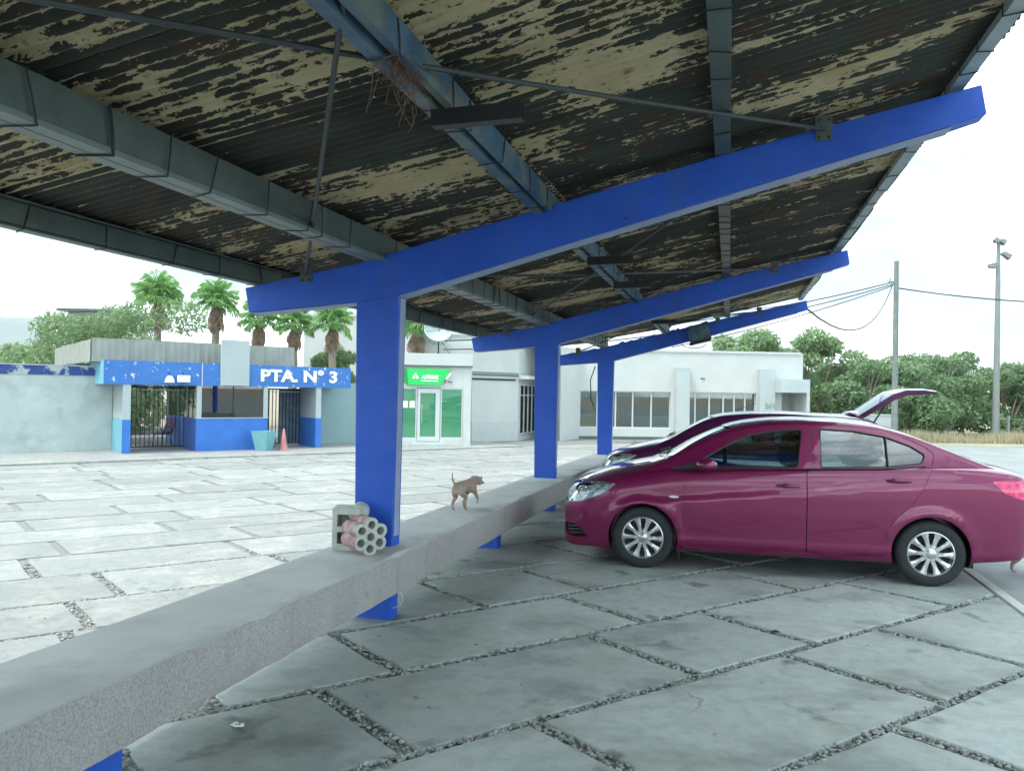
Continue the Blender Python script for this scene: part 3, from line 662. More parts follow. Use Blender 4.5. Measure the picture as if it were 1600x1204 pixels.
# ------------------------------------------------------------------ dog
def dog(name, label, loc, heading, scale=1.0, lift=True):
    J = [(0, 0, .0)]; root = thing(name, label, 'dog', loc, heading)
    V_ = {'pelvis': (-.115, 0, .225, .068), 'loin': (-.04, 0, .23, .062), 'chest': (.05, 0, .218, .074), 'shoulder': (.105, 0, .228, .066), 'neck': (.150, 0, .258, .050), 'head': (.190, -.012, .275, .056), 'muzz': (.232, -.030, .246, .037), 'nose': (.252, -.038, .236, .028)}
    chains = []
    E = [('pelvis', 'loin'), ('loin', 'chest'), ('chest', 'shoulder'), ('shoulder', 'neck'), ('neck', 'head'), ('head', 'muzz'), ('muzz', 'nose')]
    def leg(tag_, rootn, pts):
        prev = rootn
        for i, p in enumerate(pts): V_[tag_+str(i)] = p; E.append((prev, tag_+str(i))); prev = tag_+str(i)
    leg('hl', 'pelvis', [(-.130, .040, .175, .040), (-.095, .05, .120, .024), (-.150, .05, .072, .015), (-.150, .05, .022, .011), (-.120, .05, .010, .013)])
    leg('hr', 'pelvis', [(-.120, -.040, .175, .040), (-.060, -.05, .12, .024), (-.105, -.05, .07, .015), (-.075, -.05, .020, .011), (-.045, -.05, .010, .013)])
    leg('fl', 'shoulder', [(.100, .040, .17, .030), (.092, .048, .12, .018), (.085, .048, .06, .010), (.080, .048, .018, .010), (.10, .048, .010, .012)])
    if lift: leg('fr', 'shoulder', [(.110, -.040, .17, .030), (.135, -.048, .125, .018), (.165, -.048, .085, .013), (.160, -.048, .050, .010), (.150, -.048, .036, .011)])
    else: leg('fr', 'shoulder', [(.110, -.040, .17, .030), (.125, -.048, .12, .018), (.140, -.048, .06, .010), (.140, -.048, .018, .010), (.158, -.048, .010, .012)])
    leg('tl', 'pelvis', [(-.180, 0, .262, .015), (-.215, .0, .285, .009), (-.235, 0, .325, .007), (-.238, 0, .375, .005)])
    names = list(V_); me = D.meshes.new(name); me.from_pydata([V_[n][:3] for n in names], [(names.index(a), names.index(b)) for a, b in E], [])
    o = D.objects.new('t', me); COL.objects.link(o); o.modifiers.new('s', 'SKIN'); o.modifiers.new('u', 'SUBSURF').levels = 2; o.modifiers['u'].render_levels = 2
    for i, n in enumerate(names):
        r_ = V_[n][3]; me.skin_vertices[0].data[i].radius = (r_, r_)
        me.skin_vertices[0].data[i].use_root = (n == 'pelvis')
    bm_ = eval_mesh(o); D.objects.remove(o); bm_.materials.append(MT['furry']); smoothen(bm_, 180)
    link(D.objects.new('body', bm_), root)
    for s in (1, -1):
        e = MB().prism([(0, 0), (.045, .002), (.045, -.055), (.018, -.075)], -.003, .003); eo = e.build('ear', MT['furry'], root, bevel=.002)
        eo.location = (.165, -.012+s*.050, .305); eo.rotation_euler = (rad(-12*s), 0, rad(-8))
    MB().ell((.272, -.044, .236), (.010, .011, .009), 8, 6).build('nose', MT['nose'], root, smooth=180)
    for s in (1, -1): MB().ell((.222, -.022+s*.036, .288), (.005, .004, .005), 8, 5).build('eye', MT['nose'], root, smooth=180)
    root.scale = (scale,)*3
    return root
dog('dog', 'small tan dog with raised thin tail walking away along the concrete bench', Vector((-.46, 7.86, bz(7.75))), rad(61), 1.03)
dog('dog', 'dog mostly outside the picture behind the sedan, one hind paw showing', Vector((5.21, 7.60, 0)), rad(-4), 1.30, lift=False)

# ------------------------------------------------------------------ cars
def herm(xs, ys, x):
    xs = np.asarray(xs, float); ys = np.asarray(ys, float); d = np.diff(ys)/np.diff(xs); m = np.zeros(len(xs)); m[0], m[-1] = d[0], d[-1]
    for i in range(1, len(xs)-1): m[i] = 0 if d[i-1]*d[i] <= 0 else 2*d[i-1]*d[i]/(d[i-1]+d[i])
    i = int(np.clip(np.searchsorted(xs, x)-1, 0, len(xs)-2)); h = xs[i+1]-xs[i]; t = min(max((x-xs[i])/h, 0), 1)
    return float((2*t**3-3*t**2+1)*ys[i]+(t**3-2*t**2+t)*h*m[i]+(-2*t**3+3*t**2)*ys[i+1]+(t**3-t**2)*h*m[i+1])
BODY = [(-.835, .36, .50, .545, .46), (-.822, .27, .56, .655, .58), (-.80, .205, .615, .725, .665), (-.76, .175, .66, .78, .735), (-.68, .165, .715, .83, .785), (-.5, .165, .79, .895, .825), (-.3, .165, .85, .952, .848), (0, .17, .915, 1.02, .860), (.25, .18, .962, 1.062, .865), (.5, .19, .985, 1.055, .8675), (1.5, .19, 1.03, 1.06, .8675), (2.3, .19, 1.062, 1.09, .8675), (2.7, .20, 1.075, 1.12, .862), (3.0, .225, 1.062, 1.132, .850), (3.2, .245, 1.045, 1.110, .832), (3.34, .265, 1.02, 1.085, .80), (3.42, .30, .985, 1.06, .755), (3.46, .36, .93, 1.02, .69), (3.48, .45, .86, .95, .60)]
RAIL = [(.05, 1.00), (.18, 1.055), (.49, 1.235), (.77, 1.362), (1.01, 1.43), (1.37, 1.472), (1.78, 1.48), (2.13, 1.455), (2.47, 1.372), (2.75, 1.262), (3.05, 1.142), (3.20, 1.085)]
RAILH = [(.05, 1.00), (.18, 1.055), (.49, 1.24), (.77, 1.372), (1.01, 1.425), (1.37, 1.455), (1.78, 1.465), (2.3, 1.455), (2.75, 1.435), (2.98, 1.40), (3.14, 1.26), (3.30, 1.085)]
def bod(x): return [herm([s[0] for s in BODY], [s[k] for s in BODY], x) for k in (1, 2, 3, 4)]
def crease(x): return np.interp(x, [-.3, .36, 1.46, 2.23, 3.07, 3.4], [.62, .705, .828, .925, .985, 1.0])
def side_y(x, z):
    zb, zs, zt, w_ = bod(x); t = (z-zb)/(zs-zb)
    f = np.interp(t, [0, .06, .15, .3, .5, .7, .85, .95, 1], [.93, .962, .978, .99, 1.0, 1.0, .993, .978, .955])
    y = w_*f
    if -.4 < x < 3.3:
        fade = sm((x+.4)/.5)*sm((3.3-x)/.3); y -= .016*fade*sm((z-crease(x)+.018)/.036)
        y += .010*fade*sm(1-abs(z-.30)/.05)
    # rounded flare round each wheel arch
    for cx in (0, 2.6):
        r = math.hypot(x-cx, z-.31); y += .016*sm(1-abs(r-.36)/.07)
    return y
def body_ring(x, grow=0):
    zb, zs, zt, w_ = bod(x); pts = [(0, zb-grow), (.5*w_, zb-grow), (.84*w_, zb-grow)]
    for t in np.linspace(0.02, 1, 26): z = zb+(zs-zb)*t; pts.append((side_y(x, z)+grow, z))
    ys = side_y(x, zs)+grow; d = zt-zs
    for q, hh in ((.985, .14), (.955, .30), (.90, .46), (.80, .63), (.62, .81), (.4, .93), (.2, .985)): pts.append((ys*q, zs+d*hh+grow*hh))
    pts.append((0, zt+grow))
    return [(-y, z) for y, z in pts]+[(y, z) for y, z in pts[-2:0:-1]]
def loft(xs, ringf, mats):
    mb = MB(); rings = [ringf(x) for x in xs]; n = len(rings[0])
    mb.v = [(x, p[0], p[1]) for x, r in zip(xs, rings) for p in r]
    for j in range(len(xs)-1):
        for k in range(n): mb.f.append((j*n+k, j*n+(k+1) % n, (j+1)*n+(k+1) % n, (j+1)*n+k))
    mb.f += [tuple(range(n-1, -1, -1)), tuple(range((len(xs)-1)*n, len(xs)*n))]; mb.m = [0]*len(mb.f)
    return mb.mesh('loft', mats)
BX = sorted(set([-.835, -.830, -.822, -.812, -.80, -.78, -.76, -.72]+list(np.linspace(-.68, 3.3, 70))+[3.34, 3.38, 3.42, 3.445, 3.46, 3.472, 3.48]))
def gys(z): return .795-.40*(z-1.0)-.16*(z-1.0)**2
def gpl(x): return float(np.interp(x, [.05, .5, 1.0, 2.2, 2.8, 3.2], [.955, .985, 1, 1, .955, .90]))
def ghouse(rail):
    rx, ry = [p[0] for p in rail], [p[1] for p in rail]
    gz = lambda x: herm(rx, ry, x)
    def ring(x, off=0):
        g = gz(x)-off; z0 = .93-off*2; pts = [(0, z0), (.5*gys(z0), z0)]; zc = max(z0+.03, g-.055)
        for z in np.linspace(z0, zc, 9): pts.append((gys(z)*gpl(x)-off, z))
        yc = gys(zc)*gpl(x)-off
        pts += [(yc-.010, zc+(g-zc)*.42), (yc-.028, zc+(g-zc)*.78), (yc-.055, g)]
        yt = yc-.055
        for q in (.85, .7, .5, .3, .15, 0): pts.append((yt*q, g+.035*(1-q*q)))
        return [(-y, z) for y, z in pts]+[(y, z) for y, z in pts[-2:0:-1]]
    def topz(x, y):
        g = gz(x); zc = max(.96, g-.055); yt = gys(zc)*gpl(x)-.055; q = min(1, abs(y)/yt); return g+.035*(1-q*q), yt
    return gz, ring, topz
def pane(poly, off, mat, parent, name, sgn=-1, refine=4):
    bm_ = bmesh.new(); vs = [bm_.verts.new((p[0], 0, p[1])) for p in poly]; bm_.faces.new(vs)
    bmesh.ops.triangulate(bm_, faces=bm_.faces[:]); bmesh.ops.subdivide_edges(bm_, edges=bm_.edges[:], cuts=2, use_grid_fill=True)
    for v in bm_.verts: v.co.y = sgn*(gys(v.co.z)*gpl(v.co.x)-off)
    me = D.meshes.new(name); bm_.to_mesh(me); bm_.free(); me.materials.append(mat); smoothen(me, 180)
    return link(D.objects.new(name, me), parent)
def rrect(poly, r=.03, n=4):
    out = []; m = len(poly)
    for i in range(m):
        p = Vector(poly[i]); a = Vector(poly[i-1])-p; b = Vector(poly[(i+1) % m])-p; ra = min(r, a.length*.4, b.length*.4)
        s, e = p+a.normalized()*ra, p+b.normalized()*ra
        for k in range(n+1):
            t = k/n; out.append(tuple(s*(1-t)**2+p*2*t*(1-t)+e*t*t))
    return out
WF = rrect([(.44, 1.005), (.66, 1.15), (.85, 1.262), (1.02, 1.340), (1.29, 1.388), (1.505, 1.398), (1.45, 1.045)], .035)
WR = rrect([(1.66, 1.050), (1.67, 1.410), (1.97, 1.398), (2.25, 1.352), (2.46, 1.275), (2.585, 1.195), (2.545, 1.115), (2.25, 1.078)], .03)
WRH = rrect([(1.66, 1.050), (1.67, 1.390), (2.2, 1.385), (2.75, 1.35), (2.85, 1.22), (2.80, 1.12), (2.25, 1.078)], .03)
def wheel(parent, x, y, sgn):
    w_ = D.objects.new('wheel', None); link(w_, parent); w_.location = (x, y, .303)
    MB().lathe([(.195, -.05), (.205, .085*1), (.225, .095), (.262, .094), (.288, .082), (.300, .062), (.303, .03), (.303, -.05), (.298, -.085), (.26, -.10), (.2, -.10)], 48, 'y').build('tyre', MT['rubber'], w_, smooth=50)
    if sgn > 0: pass
    r = MB(); r.lathe([(.206, .070), (.203, .086), (.193, .090), (.188, .080), (.186, -.03), (.184, -.08)], 48, 'y')
    for k in range(10):
        a = 2*math.pi*k/10+math.pi/2; i0 = len(r.v)
        pr = [(.05, -.024), (.10, -.019), (.15, -.022), (.194, -.036), (.194, .036), (.15, .022), (.10, .019), (.05, .024)]
        r.add([(p[0], .062+.018*p[0]/.19, p[1]) for p in pr]+[(p[0], .078+.006*math.sin(p[0]*12), p[1]*.72) for p in pr], [tuple(range(7, -1, -1)), tuple(range(8, 16))]+[(i, (i+1) % 8, 8+(i+1) % 8, 8+i) for i in range(8)])
        r.xf(Matrix.Rotation(a, 4, 'Y'), i0)
    for k in range(5):
        a = 2*math.pi*(k+.5)/5+math.pi/2
        r.lathe([(.0, .078), (.008, .082), (.017, .084), (.019, .076), (.019, .05)], 10, 'y', (.082*math.cos(a), 0, .082*math.sin(a)))
    r.lathe([(.0, .092), (.028, .091), (.036, .085), (.06, .076), (.068, .05)], 24, 'y')
    r.build('rim', MT['silver'], w_, smooth=40)
    MB().lathe([(.0, .015), (.186, .015), (.186, -.05)], 32, 'y').build('brake_drum', MT['dark_metal'], w_, smooth=40)
    w_.rotation_euler = (0, random.uniform(0, .3), math.pi if sgn < 0 else 0)
    return w_
def build_car(label, loc, rz, paint, hatch=False, detail=True):
    root = thing('parked_car', label, 'car', loc, rz, 'magenta cars parked under the canopy')
    body = loft(BX, body_ring, paint)
    # wheel wells
    wc = MB()
    for cx in (0, 2.6):
        for s in (1, -1): wc.lathe([(.0001, s*.60), (.338, s*.60), (.338, s*1.1), (.0001, s*1.1)], 48, 'y', (cx, 0, .308))
    body = boolean(body, wc.mesh('wc', paint), 'DIFFERENCE')
    fd = [(.402, .262), (.388, .45), (.386, .78), (.40, .94), (.41, 1.2), (1.522, 1.2), (1.522, .262)]
    rd = [(1.530, .262), (1.530, 1.2), (2.63, 1.2), (2.60, 1.05), (2.53, .90), (2.425, .735), (2.315, .635), (2.245, .53), (2.20, .40), (2.185, .262)]
    hl = rrect([(-.90, .80), (-.64, .815), (-.40, .835), (-.27, .825), (-.36, .745), (-.46, .69), (-.60, .635), (-.74, .615), (-.90, .62)], .03)
    tl = rrect([(3.10, .985), (3.55, 1.0), (3.55, .80), (3.34, .83), (3.20, .885)], .03)
    fg = rrect([(-.80, .405), (-.69, .40), (-.62, .36), (-.545, .275), (-.72, .268), (-.80, .29)], .02)
    def pris(poly, y0, y1): return MB().prism(poly, y0, y1).mesh('p', paint)
    def grow(poly, g):
        c = Vector((sum(p[0] for p in poly)/len(poly), sum(p[1] for p in poly)/len(poly))); return [tuple(Vector(p)+(Vector(p)-c).normalized()*g) for p in poly]
    parts = []
    sides = (-1, 1) if detail else (-1,)
    for s in (-1, 1):
        for nm, poly in (('front_door', fd), ('rear_door', rd)):
            if s == 1 and not detail: continue
            me = boolean(body, pris(poly, s*.78, s*1.05), 'INTERSECT'); parts.append((nm, me, s))
    for s in (-1, 1):
        if s == 1 and not detail: continue
        for nm, poly in (('front_door', fd), ('rear_door', rd)):
            body = boolean(body, pris(grow(poly, .0045), s*.77, s*1.06), 'DIFFERENCE')
    # lamps: pocket in the body, reflector inside, lens flush with the skin
    lensb = loft(BX, lambda x: body_ring(x, .002), MT['lens'])
    for s in (-1, 1):
        pc = pris(hl, s*.40, s*1.05)
        lens = boolean(lensb, MB().prism(hl, s*.40, s*1.05).mesh('p', MT['lens']), 'INTERSECT')
        inner = loft(BX, lambda x: body_ring(x, -.008), MT['lens'])
        lens = boolean(lens, inner, 'DIFFERENCE'); lens.materials.clear(); lens.materials.append(MT['lens'])
        core = loft(BX, lambda x: body_ring(x, -.075), paint)
        pocket = boolean(pc, core, 'DIFFERENCE')
        body = boolean(body, pocket, 'DIFFERENCE')
        lo = D.objects.new('headlight', lens); smoothen(lens, 40); link(lo, root)
        hs = boolean(loft(BX, lambda x: body_ring(x, -.030), MT['reflect']), MB().prism(grow(hl, -.004), s*.42, s*1.0).mesh('p', MT['reflect']), 'INTERSECT'); hs.materials.clear(); hs.materials.append(MT['reflect']); smoothen(hs, 40); link(D.objects.new('lamp_housing', hs), lo)
        rf = MB()
        for (cx, cz, r) in ((-.60, .725, .062), (-.50, .755, .040), (-.44, .78, .03)):
            yy = s*(side_y(cx, cz)-.050); rf.lathe([(r*1.05, s*.018), (r, s*.034), (r*.8, s*.014), (r*.4, s*.004), (.0, 0)], 18, 'y', (cx, yy, cz))
        rf.build('reflector', MT['chrome'], lo, smooth=50)
        bz_ = MB()
        for p, q in zip(hl, hl[1:]+hl[:1]):
            if max(p[0], q[0]) > -.80 and min(p[0], q[0]) > -.80: bz_.tube([(p[0], s*(side_y(p[0], p[1])-.004), p[1]), (q[0], s*(side_y(q[0], q[1])-.004), q[1])], .004, 5)
        bz_.build('lamp_bezel', MT['chrome'], lo, smooth=50)
        tlm = boolean(loft(BX, lambda x: body_ring(x, .003), MT['redlens']), MB().prism(tl, s*.45, s*1.05).mesh('p', MT['redlens']), 'INTERSECT'); tlm.materials.clear(); tlm.materials.append(MT['redlens']); smoothen(tlm, 40)
        if not hatch: link(D.objects.new('tail_light', tlm), root)
        if detail or s < 0:
            body = boolean(body, pris(fg, s*.60, s*1.05), 'DIFFERENCE')
            f = MB().prism(fg, s*.58, s*.60); f.box(-.76, -.57, s*.60, s*.70, .325, .337); f.box(-.76, -.60, s*.60, s*.71, .36, .372); f.box(-.74, -.55, s*.60, s*.70, .295, .303)
            f.build('fog_lamp_grille', MT['steel'], root)
    body.materials.clear(); body.materials.append(paint); smoothen(body, 32); link(D.objects.new('body', body), root)
    for nm, me, s in parts:
        me.materials.clear(); me.materials.append(paint); smoothen(me, 32); d = D.objects.new(nm, me); link(d, root); d['label'] = 'magenta '+nm.replace('_', ' ')
        hx, hz = ((1.36, .872), (2.33, .962))[nm == 'rear_door']
        yb = s*side_y(hx, hz)
        hd = MB(); hd.tube([(hx-.11, yb+s*.006, hz-.002), (hx-.085, yb+s*.024, hz), (hx-.02, yb+s*.034, hz+.003), (hx+.06, yb+s*.032, hz+.002), (hx+.10, yb+s*.012, hz)], [.009, .013, .014, .013, .009], 8)
        hd.build('handle', paint, d, smooth=60)
        MB().ell((hx-.015, yb-s*.004, hz-.002), (.06, .008, .028), 16, 8).build('handle_recess_shade', MT['carpaint2'], d, smooth=180)  # dark ellipse: recess shade put into the colour, no hollow is cut
    # greenhouse shell with window openings
    rail = RAILH if hatch else RAIL; gz, ring, topz = ghouse(rail)
    x_end = rail[-1][0]; GX = sorted(set(list(np.linspace(.05, x_end, 64))))
    sh = loft(GX, ring, paint); inn = loft([.05+.02]+list(np.linspace(.12, x_end-.07, 50)), lambda x: ring(x, .042), paint)
    sh = boolean(sh, inn, 'DIFFERENCE')
    wr = WRH if hatch else WR
    for s in (-1, 1):
        sh = boolean(sh, pris(WF, s*.30, s*1.0), 'DIFFERENCE'); sh = boolean(sh, pris(wr, s*.30, s*1.0), 'DIFFERENCE')
    def glass_hole(x0, x1, side):
        zs = np.linspace(*side, 9); pl = [(-(gys(z)*.985-.085), z) for z in zs]+[((gys(z)*.985-.085), z) for z in zs[::-1]]
        return MB().prism(pl, x0, x1, 'x').mesh('p', paint)
    sh = boolean(sh, glass_hole(-.5, 1.02, (1.075, 1.40)), 'DIFFERENCE')
    if not hatch: sh = boolean(sh, glass_hole(2.5, 3.6, (1.17, 1.37)), 'DIFFERENCE')
    sh.materials.clear(); sh.materials.append(paint); smoothen(sh, 32); link(D.objects.new('cabin_frame', sh), root)
    def topglass(x0, x1, nm):
        mb = MB(); nx, ny = 16, 16
        for i in range(nx+1):
            x = x0+(x1-x0)*i/nx; _, yt = topz(x, 0)
            for j in range(ny+1):
                y = (j/ny*2-1)*(yt-.015); mb.v.append((x, y, topz(x, y)[0]-.012))
        for i in range(nx):
            for j in range(ny): mb.f.append((i*(ny+1)+j, i*(ny+1)+j+1, (i+1)*(ny+1)+j+1, (i+1)*(ny+1)+j))
        mb.m = [0]*len(mb.f); mb.build(nm, MT['carglass'], root, smooth=180)
    topglass(.17, .93, 'windscreen')
    if not hatch: topglass(2.52, 3.0, 'rear_window')
    for s in (-1, 1):
        pane(WF, .012, MT['carglass'], root, 'front_side_window', s); g = pane(wr, .012, MT['carglass'], root, 'rear_side_window', s)
        for poly in (WF, wr):
            t = MB().tube([(p[0], s*(gys(p[1])*gpl(p[0])-.004), p[1]) for p in poly+poly[:1]], .0075, 5); t.build('window_seal', MT['black'], root, smooth=60)
        MB().tube([(2.25, s*(gys(1.08)-.006), 1.08), (2.25, s*(gys(1.35)-.006), 1.35)], .011, 6).build('window_divider', MT['black'], root)
        MB().prism([(.27, .990), (.50, .995), (.50, 1.035), (.56, 1.085)], s*(gys(1.0)-.006), s*(gys(1.0)+.012)).build('mirror_corner', MT['black'], root)
        # belt strip and door seams
        MB().tube([(x, s*(np.interp(x, [.3, 1.5, 2.25, 2.58], [.838, .832, .822, .805])), np.interp(x, [.3, 1.5, 2.25, 2.58], [.985, 1.036, 1.066, 1.10])) for x in np.linspace(.32, 2.56, 12)], .009, 5).build('belt_strip', MT['black'], root, smooth=60)
        if not hatch:
            MB().tube([(p[0], s*(gys(p[1])*gpl(p[0])+.001), p[1]) for p in ((2.40, 1.355), (2.50, 1.315), (2.60, 1.262), (2.655, 1.215), (2.655, 1.16), (2.635, 1.10))], .0035, 5).build('door_seam', MT['black'], root)
        MB().tube([(p[0], s*(gys(p[1])*gpl(p[0])+.000), p[1]) for p in ((1.59, 1.075), (1.60, 1.25), (1.605, 1.435))], .0035, 5).build('door_seam', MT['black'], root)
        # door mirror
        m_ = MB().ell((.60, s*.965, 1.055), (.10, .085, .062), 18, 12); m_.v = [(x, y, z if z > 1.02 else 1.02+(z-1.02)*.5) for x, y, z in m_.v]
        m_.tube([(.56, s*.80, 1.0), (.58, s*.88, 1.012), (.60, s*.94, 1.03)], [.03, .022, .02], 8)
        m_.build('door_mirror', paint, root, smooth=180)
        MB().ell((.60, s*.955, 1.025), (.092, .080, .022), 16, 8).build('mirror_base', MT['black'], root, smooth=180)
        MB().ell((.298, s*(side_y(.298, .72)+.002), .722), (.050, .008, .014), 14, 6).build('side_marker', MT['amber'], root, smooth=180)
        for cx in (0, 2.6):
            li = MB(); n = 28
            pts = [(cx+.333*math.cos(a), .308+.333*math.sin(a)) for a in np.linspace(-.35, math.pi+.35, n)]
            for (p, q) in zip(pts[:-1], pts[1:]): li.add([(p[0], s*.55, p[1]), (q[0], s*.55, q[1]), (q[0], s*.835, q[1]), (p[0], s*.835, p[1])], [(0, 1, 2, 3)])
            li.add([(p[0], s*.56, p[1]) for p in pts], [tuple(range(n))]); li.build('wheel_liner', MT['black'], root)
    for s in (-1, 1):
        MB().prism([(.335, .30), (.352, .30), (.36, .11), (.345, .11)], s*.66, s*.835).build('mud_flap', MT['black'], root)
        wheel(root, 0, s*.745, s); wheel(root, 2.606, s*.745, s)
    MB().box(-.35, 3.0, -.70, .70, .17, .23).build('underbody', MT['black'], root)
    # front grille
    MB().prism([(-.42, .58), (.42, .58), (.36, .48), (-.36, .48)], -.842, -.832, 'x').build('grille', MT['black'], root)
    # interior
    MB().box(.15, 3.0, -.70, .70, .90, .985).build('cabin_floor', MT['seat'], root)
    MB().prism([(.22, .99), (.62, .99), (.66, 1.05), (.55, 1.10), (.35, 1.08)], -.66, .66).build('dashboard', MT['black'], root, bevel=.02)
    MB().lathe([(.175, -.012), (.188, 0), (.175, .012), (.163, 0), (.175, -.012)], 28, 'x', (0, 0, 0)).build('steering_wheel', MT['black'], root, smooth=180, loc=(.80, -.35, 1.07))
    seats = [(1.50, -.36, 1.04), (1.50, .36, 1.04), (2.13, -.38, .965), (2.13, .38, .965)]
    for (x, y, z_) in seats:
        t = MB().prism([(-.16, -.14), (.02, -.14), (.10, .26), (-.02, .27)], -.24, .24); o_ = t.build('seat', MT['seat'], root, bevel=.05, loc=(x, y, z_))
        MB().ell((.075, 0, .345), (.055, .135, .085), 16, 10).build('headrest', MT['seat'], o_, smooth=180)
        for dy in (-.05, .05): MB().tube([(.04, dy, .22), (.06, dy, .30)], .006, 6).build('headrest_post', MT['chrome'], o_)
    MB().ell((.86, 0, 1.34), (.02, .12, .035), 12, 8).build('interior_mirror', MT['black'], root, smooth=180)
    MB().tube([(1.15, .15, 1.50), (1.45, .15, 1.60)], [.006, .003], 6).build('aerial', MT['black'], root) if hatch else None
    # wipers
    for (y0, y1) in ((-.15, -.62), (.45, -.02)):
        MB().tube([(.13, y0, 1.08), (.24, (y0+y1)/2, 1.135), (.22, y1, 1.115)], .008, 5).build('wiper', MT['black'], root)
    return root
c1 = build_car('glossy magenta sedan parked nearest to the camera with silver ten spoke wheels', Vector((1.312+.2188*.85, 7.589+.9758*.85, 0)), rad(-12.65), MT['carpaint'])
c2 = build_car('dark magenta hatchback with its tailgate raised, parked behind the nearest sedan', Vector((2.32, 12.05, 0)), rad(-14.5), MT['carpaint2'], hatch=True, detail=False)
def raised_tailgate(root):
    tg = D.objects.new('tailgate', None); link(tg, root); tg['label'] = 'tailgate raised wide open'
    c = [(2.76, 1.46), (2.85, 1.52), (3.02, 1.64), (3.17, 1.75), (3.29, 1.83), (3.45, 1.865), (3.68, 1.87), (3.84, 1.85)]
    th = [.05, .07, .075, .08, .085, .075, .06, .03]
    mb = MB(); ny = 14
    for i, (x, z) in enumerate(c):
        for j in range(ny+1):
            q = j/ny*2-1; y = q*np.interp(i, [0, 3, 7], [.46, .52, .50]); mb.v.append((x-.04*q*q, y, z-.05*q*q*(1 if i < 5 else .6)))
        for j in range(ny+1):
            q = j/ny*2-1; y = q*np.interp(i, [0, 3, 7], [.44, .50, .48]); mb.v.append((x-.04*q*q+.02, y, z-.05*q*q*(1 if i < 5 else .6)-th[i]))
    k = 2*(ny+1)
    for i in range(len(c)-1):
        for j in range(ny):
            a = i*k+j; mb.f.append((a, a+1, a+1+k, a+k)); a += ny+1; mb.f.append((a, a+k, a+k+1, a+1))
        for j in (0, ny): a = i*k+j; b = a+ny+1; mb.f.append((a, a+k, b+k, b))
    for i in (0, len(c)-1):
        for j in range(ny): a = i*k+j; mb.f.append((a, a+1, a+ny+2, a+ny+1))
    mb.m = [0]*len(mb.f); mb.build('tailgate_panel', MT['carpaint2'], tg, smooth=50)
    MB().ell((2.80, 0, 1.44), (.15, .44, .09), 24, 12).build('spoiler', MT['carpaint2'], tg, smooth=180)
    for s in (-1, 1): MB().tube([(2.99, s*.46, 1.34), (3.20, s*.46, 1.70)], .011, 8).build('gas_strut', MT['black'], tg)
raised_tailgate(c2)

# ------------------------------------------------------------------ gate house and perimeter wall
GA = rad(37); GO = Vector((-12.067, 23.833, PL))
GS = Vector((math.cos(GA), math.sin(GA), 0)); GN = Vector((-math.sin(GA), math.cos(GA), 0))
def GP(s, y, z=0): return GO+GS*s+GN*y+Vector((0, 0, z))
sw = MB().box(-16, 14, -2.3, 4.0, -.1, .05).build('sidewalk', MT['slab2'], None, loc=GO, rz=GA); tag(sw, kind='structure')
gh = thing('gate_house', 'blue and white gate house lettered PTA. N° 3 on its peeling blue fascia', 'building', GO, GA)
def part(mb, name, m, par, **k): return mb.build(name, m, par, **k)
part(MB().box(0, .23, 0, 1.6, 1.10, 2.2), 'pillar', MT['white2'], gh, bevel=.006)
part(MB().box(-.004, .234, -.004, 1.6, 0.05, 1.10), 'pillar_base', [MT['bluewall']], gh, bevel=.006)
part(MB().box(-.012, -.005, .0, 1.6, 0.05, 1.095), 'pillar_side', MT['cyan'], gh)
part(MB().box(6.30, 6.50, 0, 1.6, 1.10, 2.2), 'pillar', MT['white2'], gh, bevel=.006)
part(MB().box(6.296, 6.504, -.004, 1.6, .05, 1.10), 'pillar_base', MT['bluewall'], gh, bevel=.006)
# booth: low blue walls, corner posts, glazing all round
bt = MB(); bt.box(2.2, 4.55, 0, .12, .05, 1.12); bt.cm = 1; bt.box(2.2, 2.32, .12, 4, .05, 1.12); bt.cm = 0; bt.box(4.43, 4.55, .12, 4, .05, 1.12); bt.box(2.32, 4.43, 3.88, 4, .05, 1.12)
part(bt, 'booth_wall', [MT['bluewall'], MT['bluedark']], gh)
for (x, y) in ((2.2, -.003), (4.40, -.003), (2.2, 3.85), (4.40, 3.85)): part(MB().box(x, x+.15, y, y+.15, 1.12, 2.2), 'corner_post', MT['white2'], gh)
part(MB().box(2.18, 4.57, -.02, .14, 1.12, 1.145), 'window_sill', MT['alu'], gh)
for a, b in ((2.35, 3.37), (3.40, 4.40)):
    f = part(MB().box(a, b, .05, .056, 1.15, 2.2), 'window', MT['boothglass'], gh)
part(MB().box(3.37, 3.40, .03, .08, 1.145, 2.2), 'window_bar', MT['dark_metal'], gh)
for a, b in ((.15, 1.3), (1.34, 2.5), (2.54, 3.85)): part(MB().box(2.24, 2.246, a, b, 1.12, 2.2), 'window', MT['boothglass'], gh)
for a in (1.3, 2.5): part(MB().box(2.22, 2.27, a, a+.04, 1.12, 2.2), 'window_bar', MT['white2'], gh)
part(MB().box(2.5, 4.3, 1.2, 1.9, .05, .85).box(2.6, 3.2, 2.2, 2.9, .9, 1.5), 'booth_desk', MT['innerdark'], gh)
part(MB().box(2.34, 4.42, .50, .51, 1.14, 2.2), 'dark_backing', MT['innerdark'], gh)  # dark sheet added behind the front glass to block the view through
part(MB().box(4.43, 4.439, .2, 3.8, 1.12, 2.2).box(2.3, 4.4, 3.86, 3.87, 1.12, 2.2), 'back_panel', MT['innerdark'], gh)
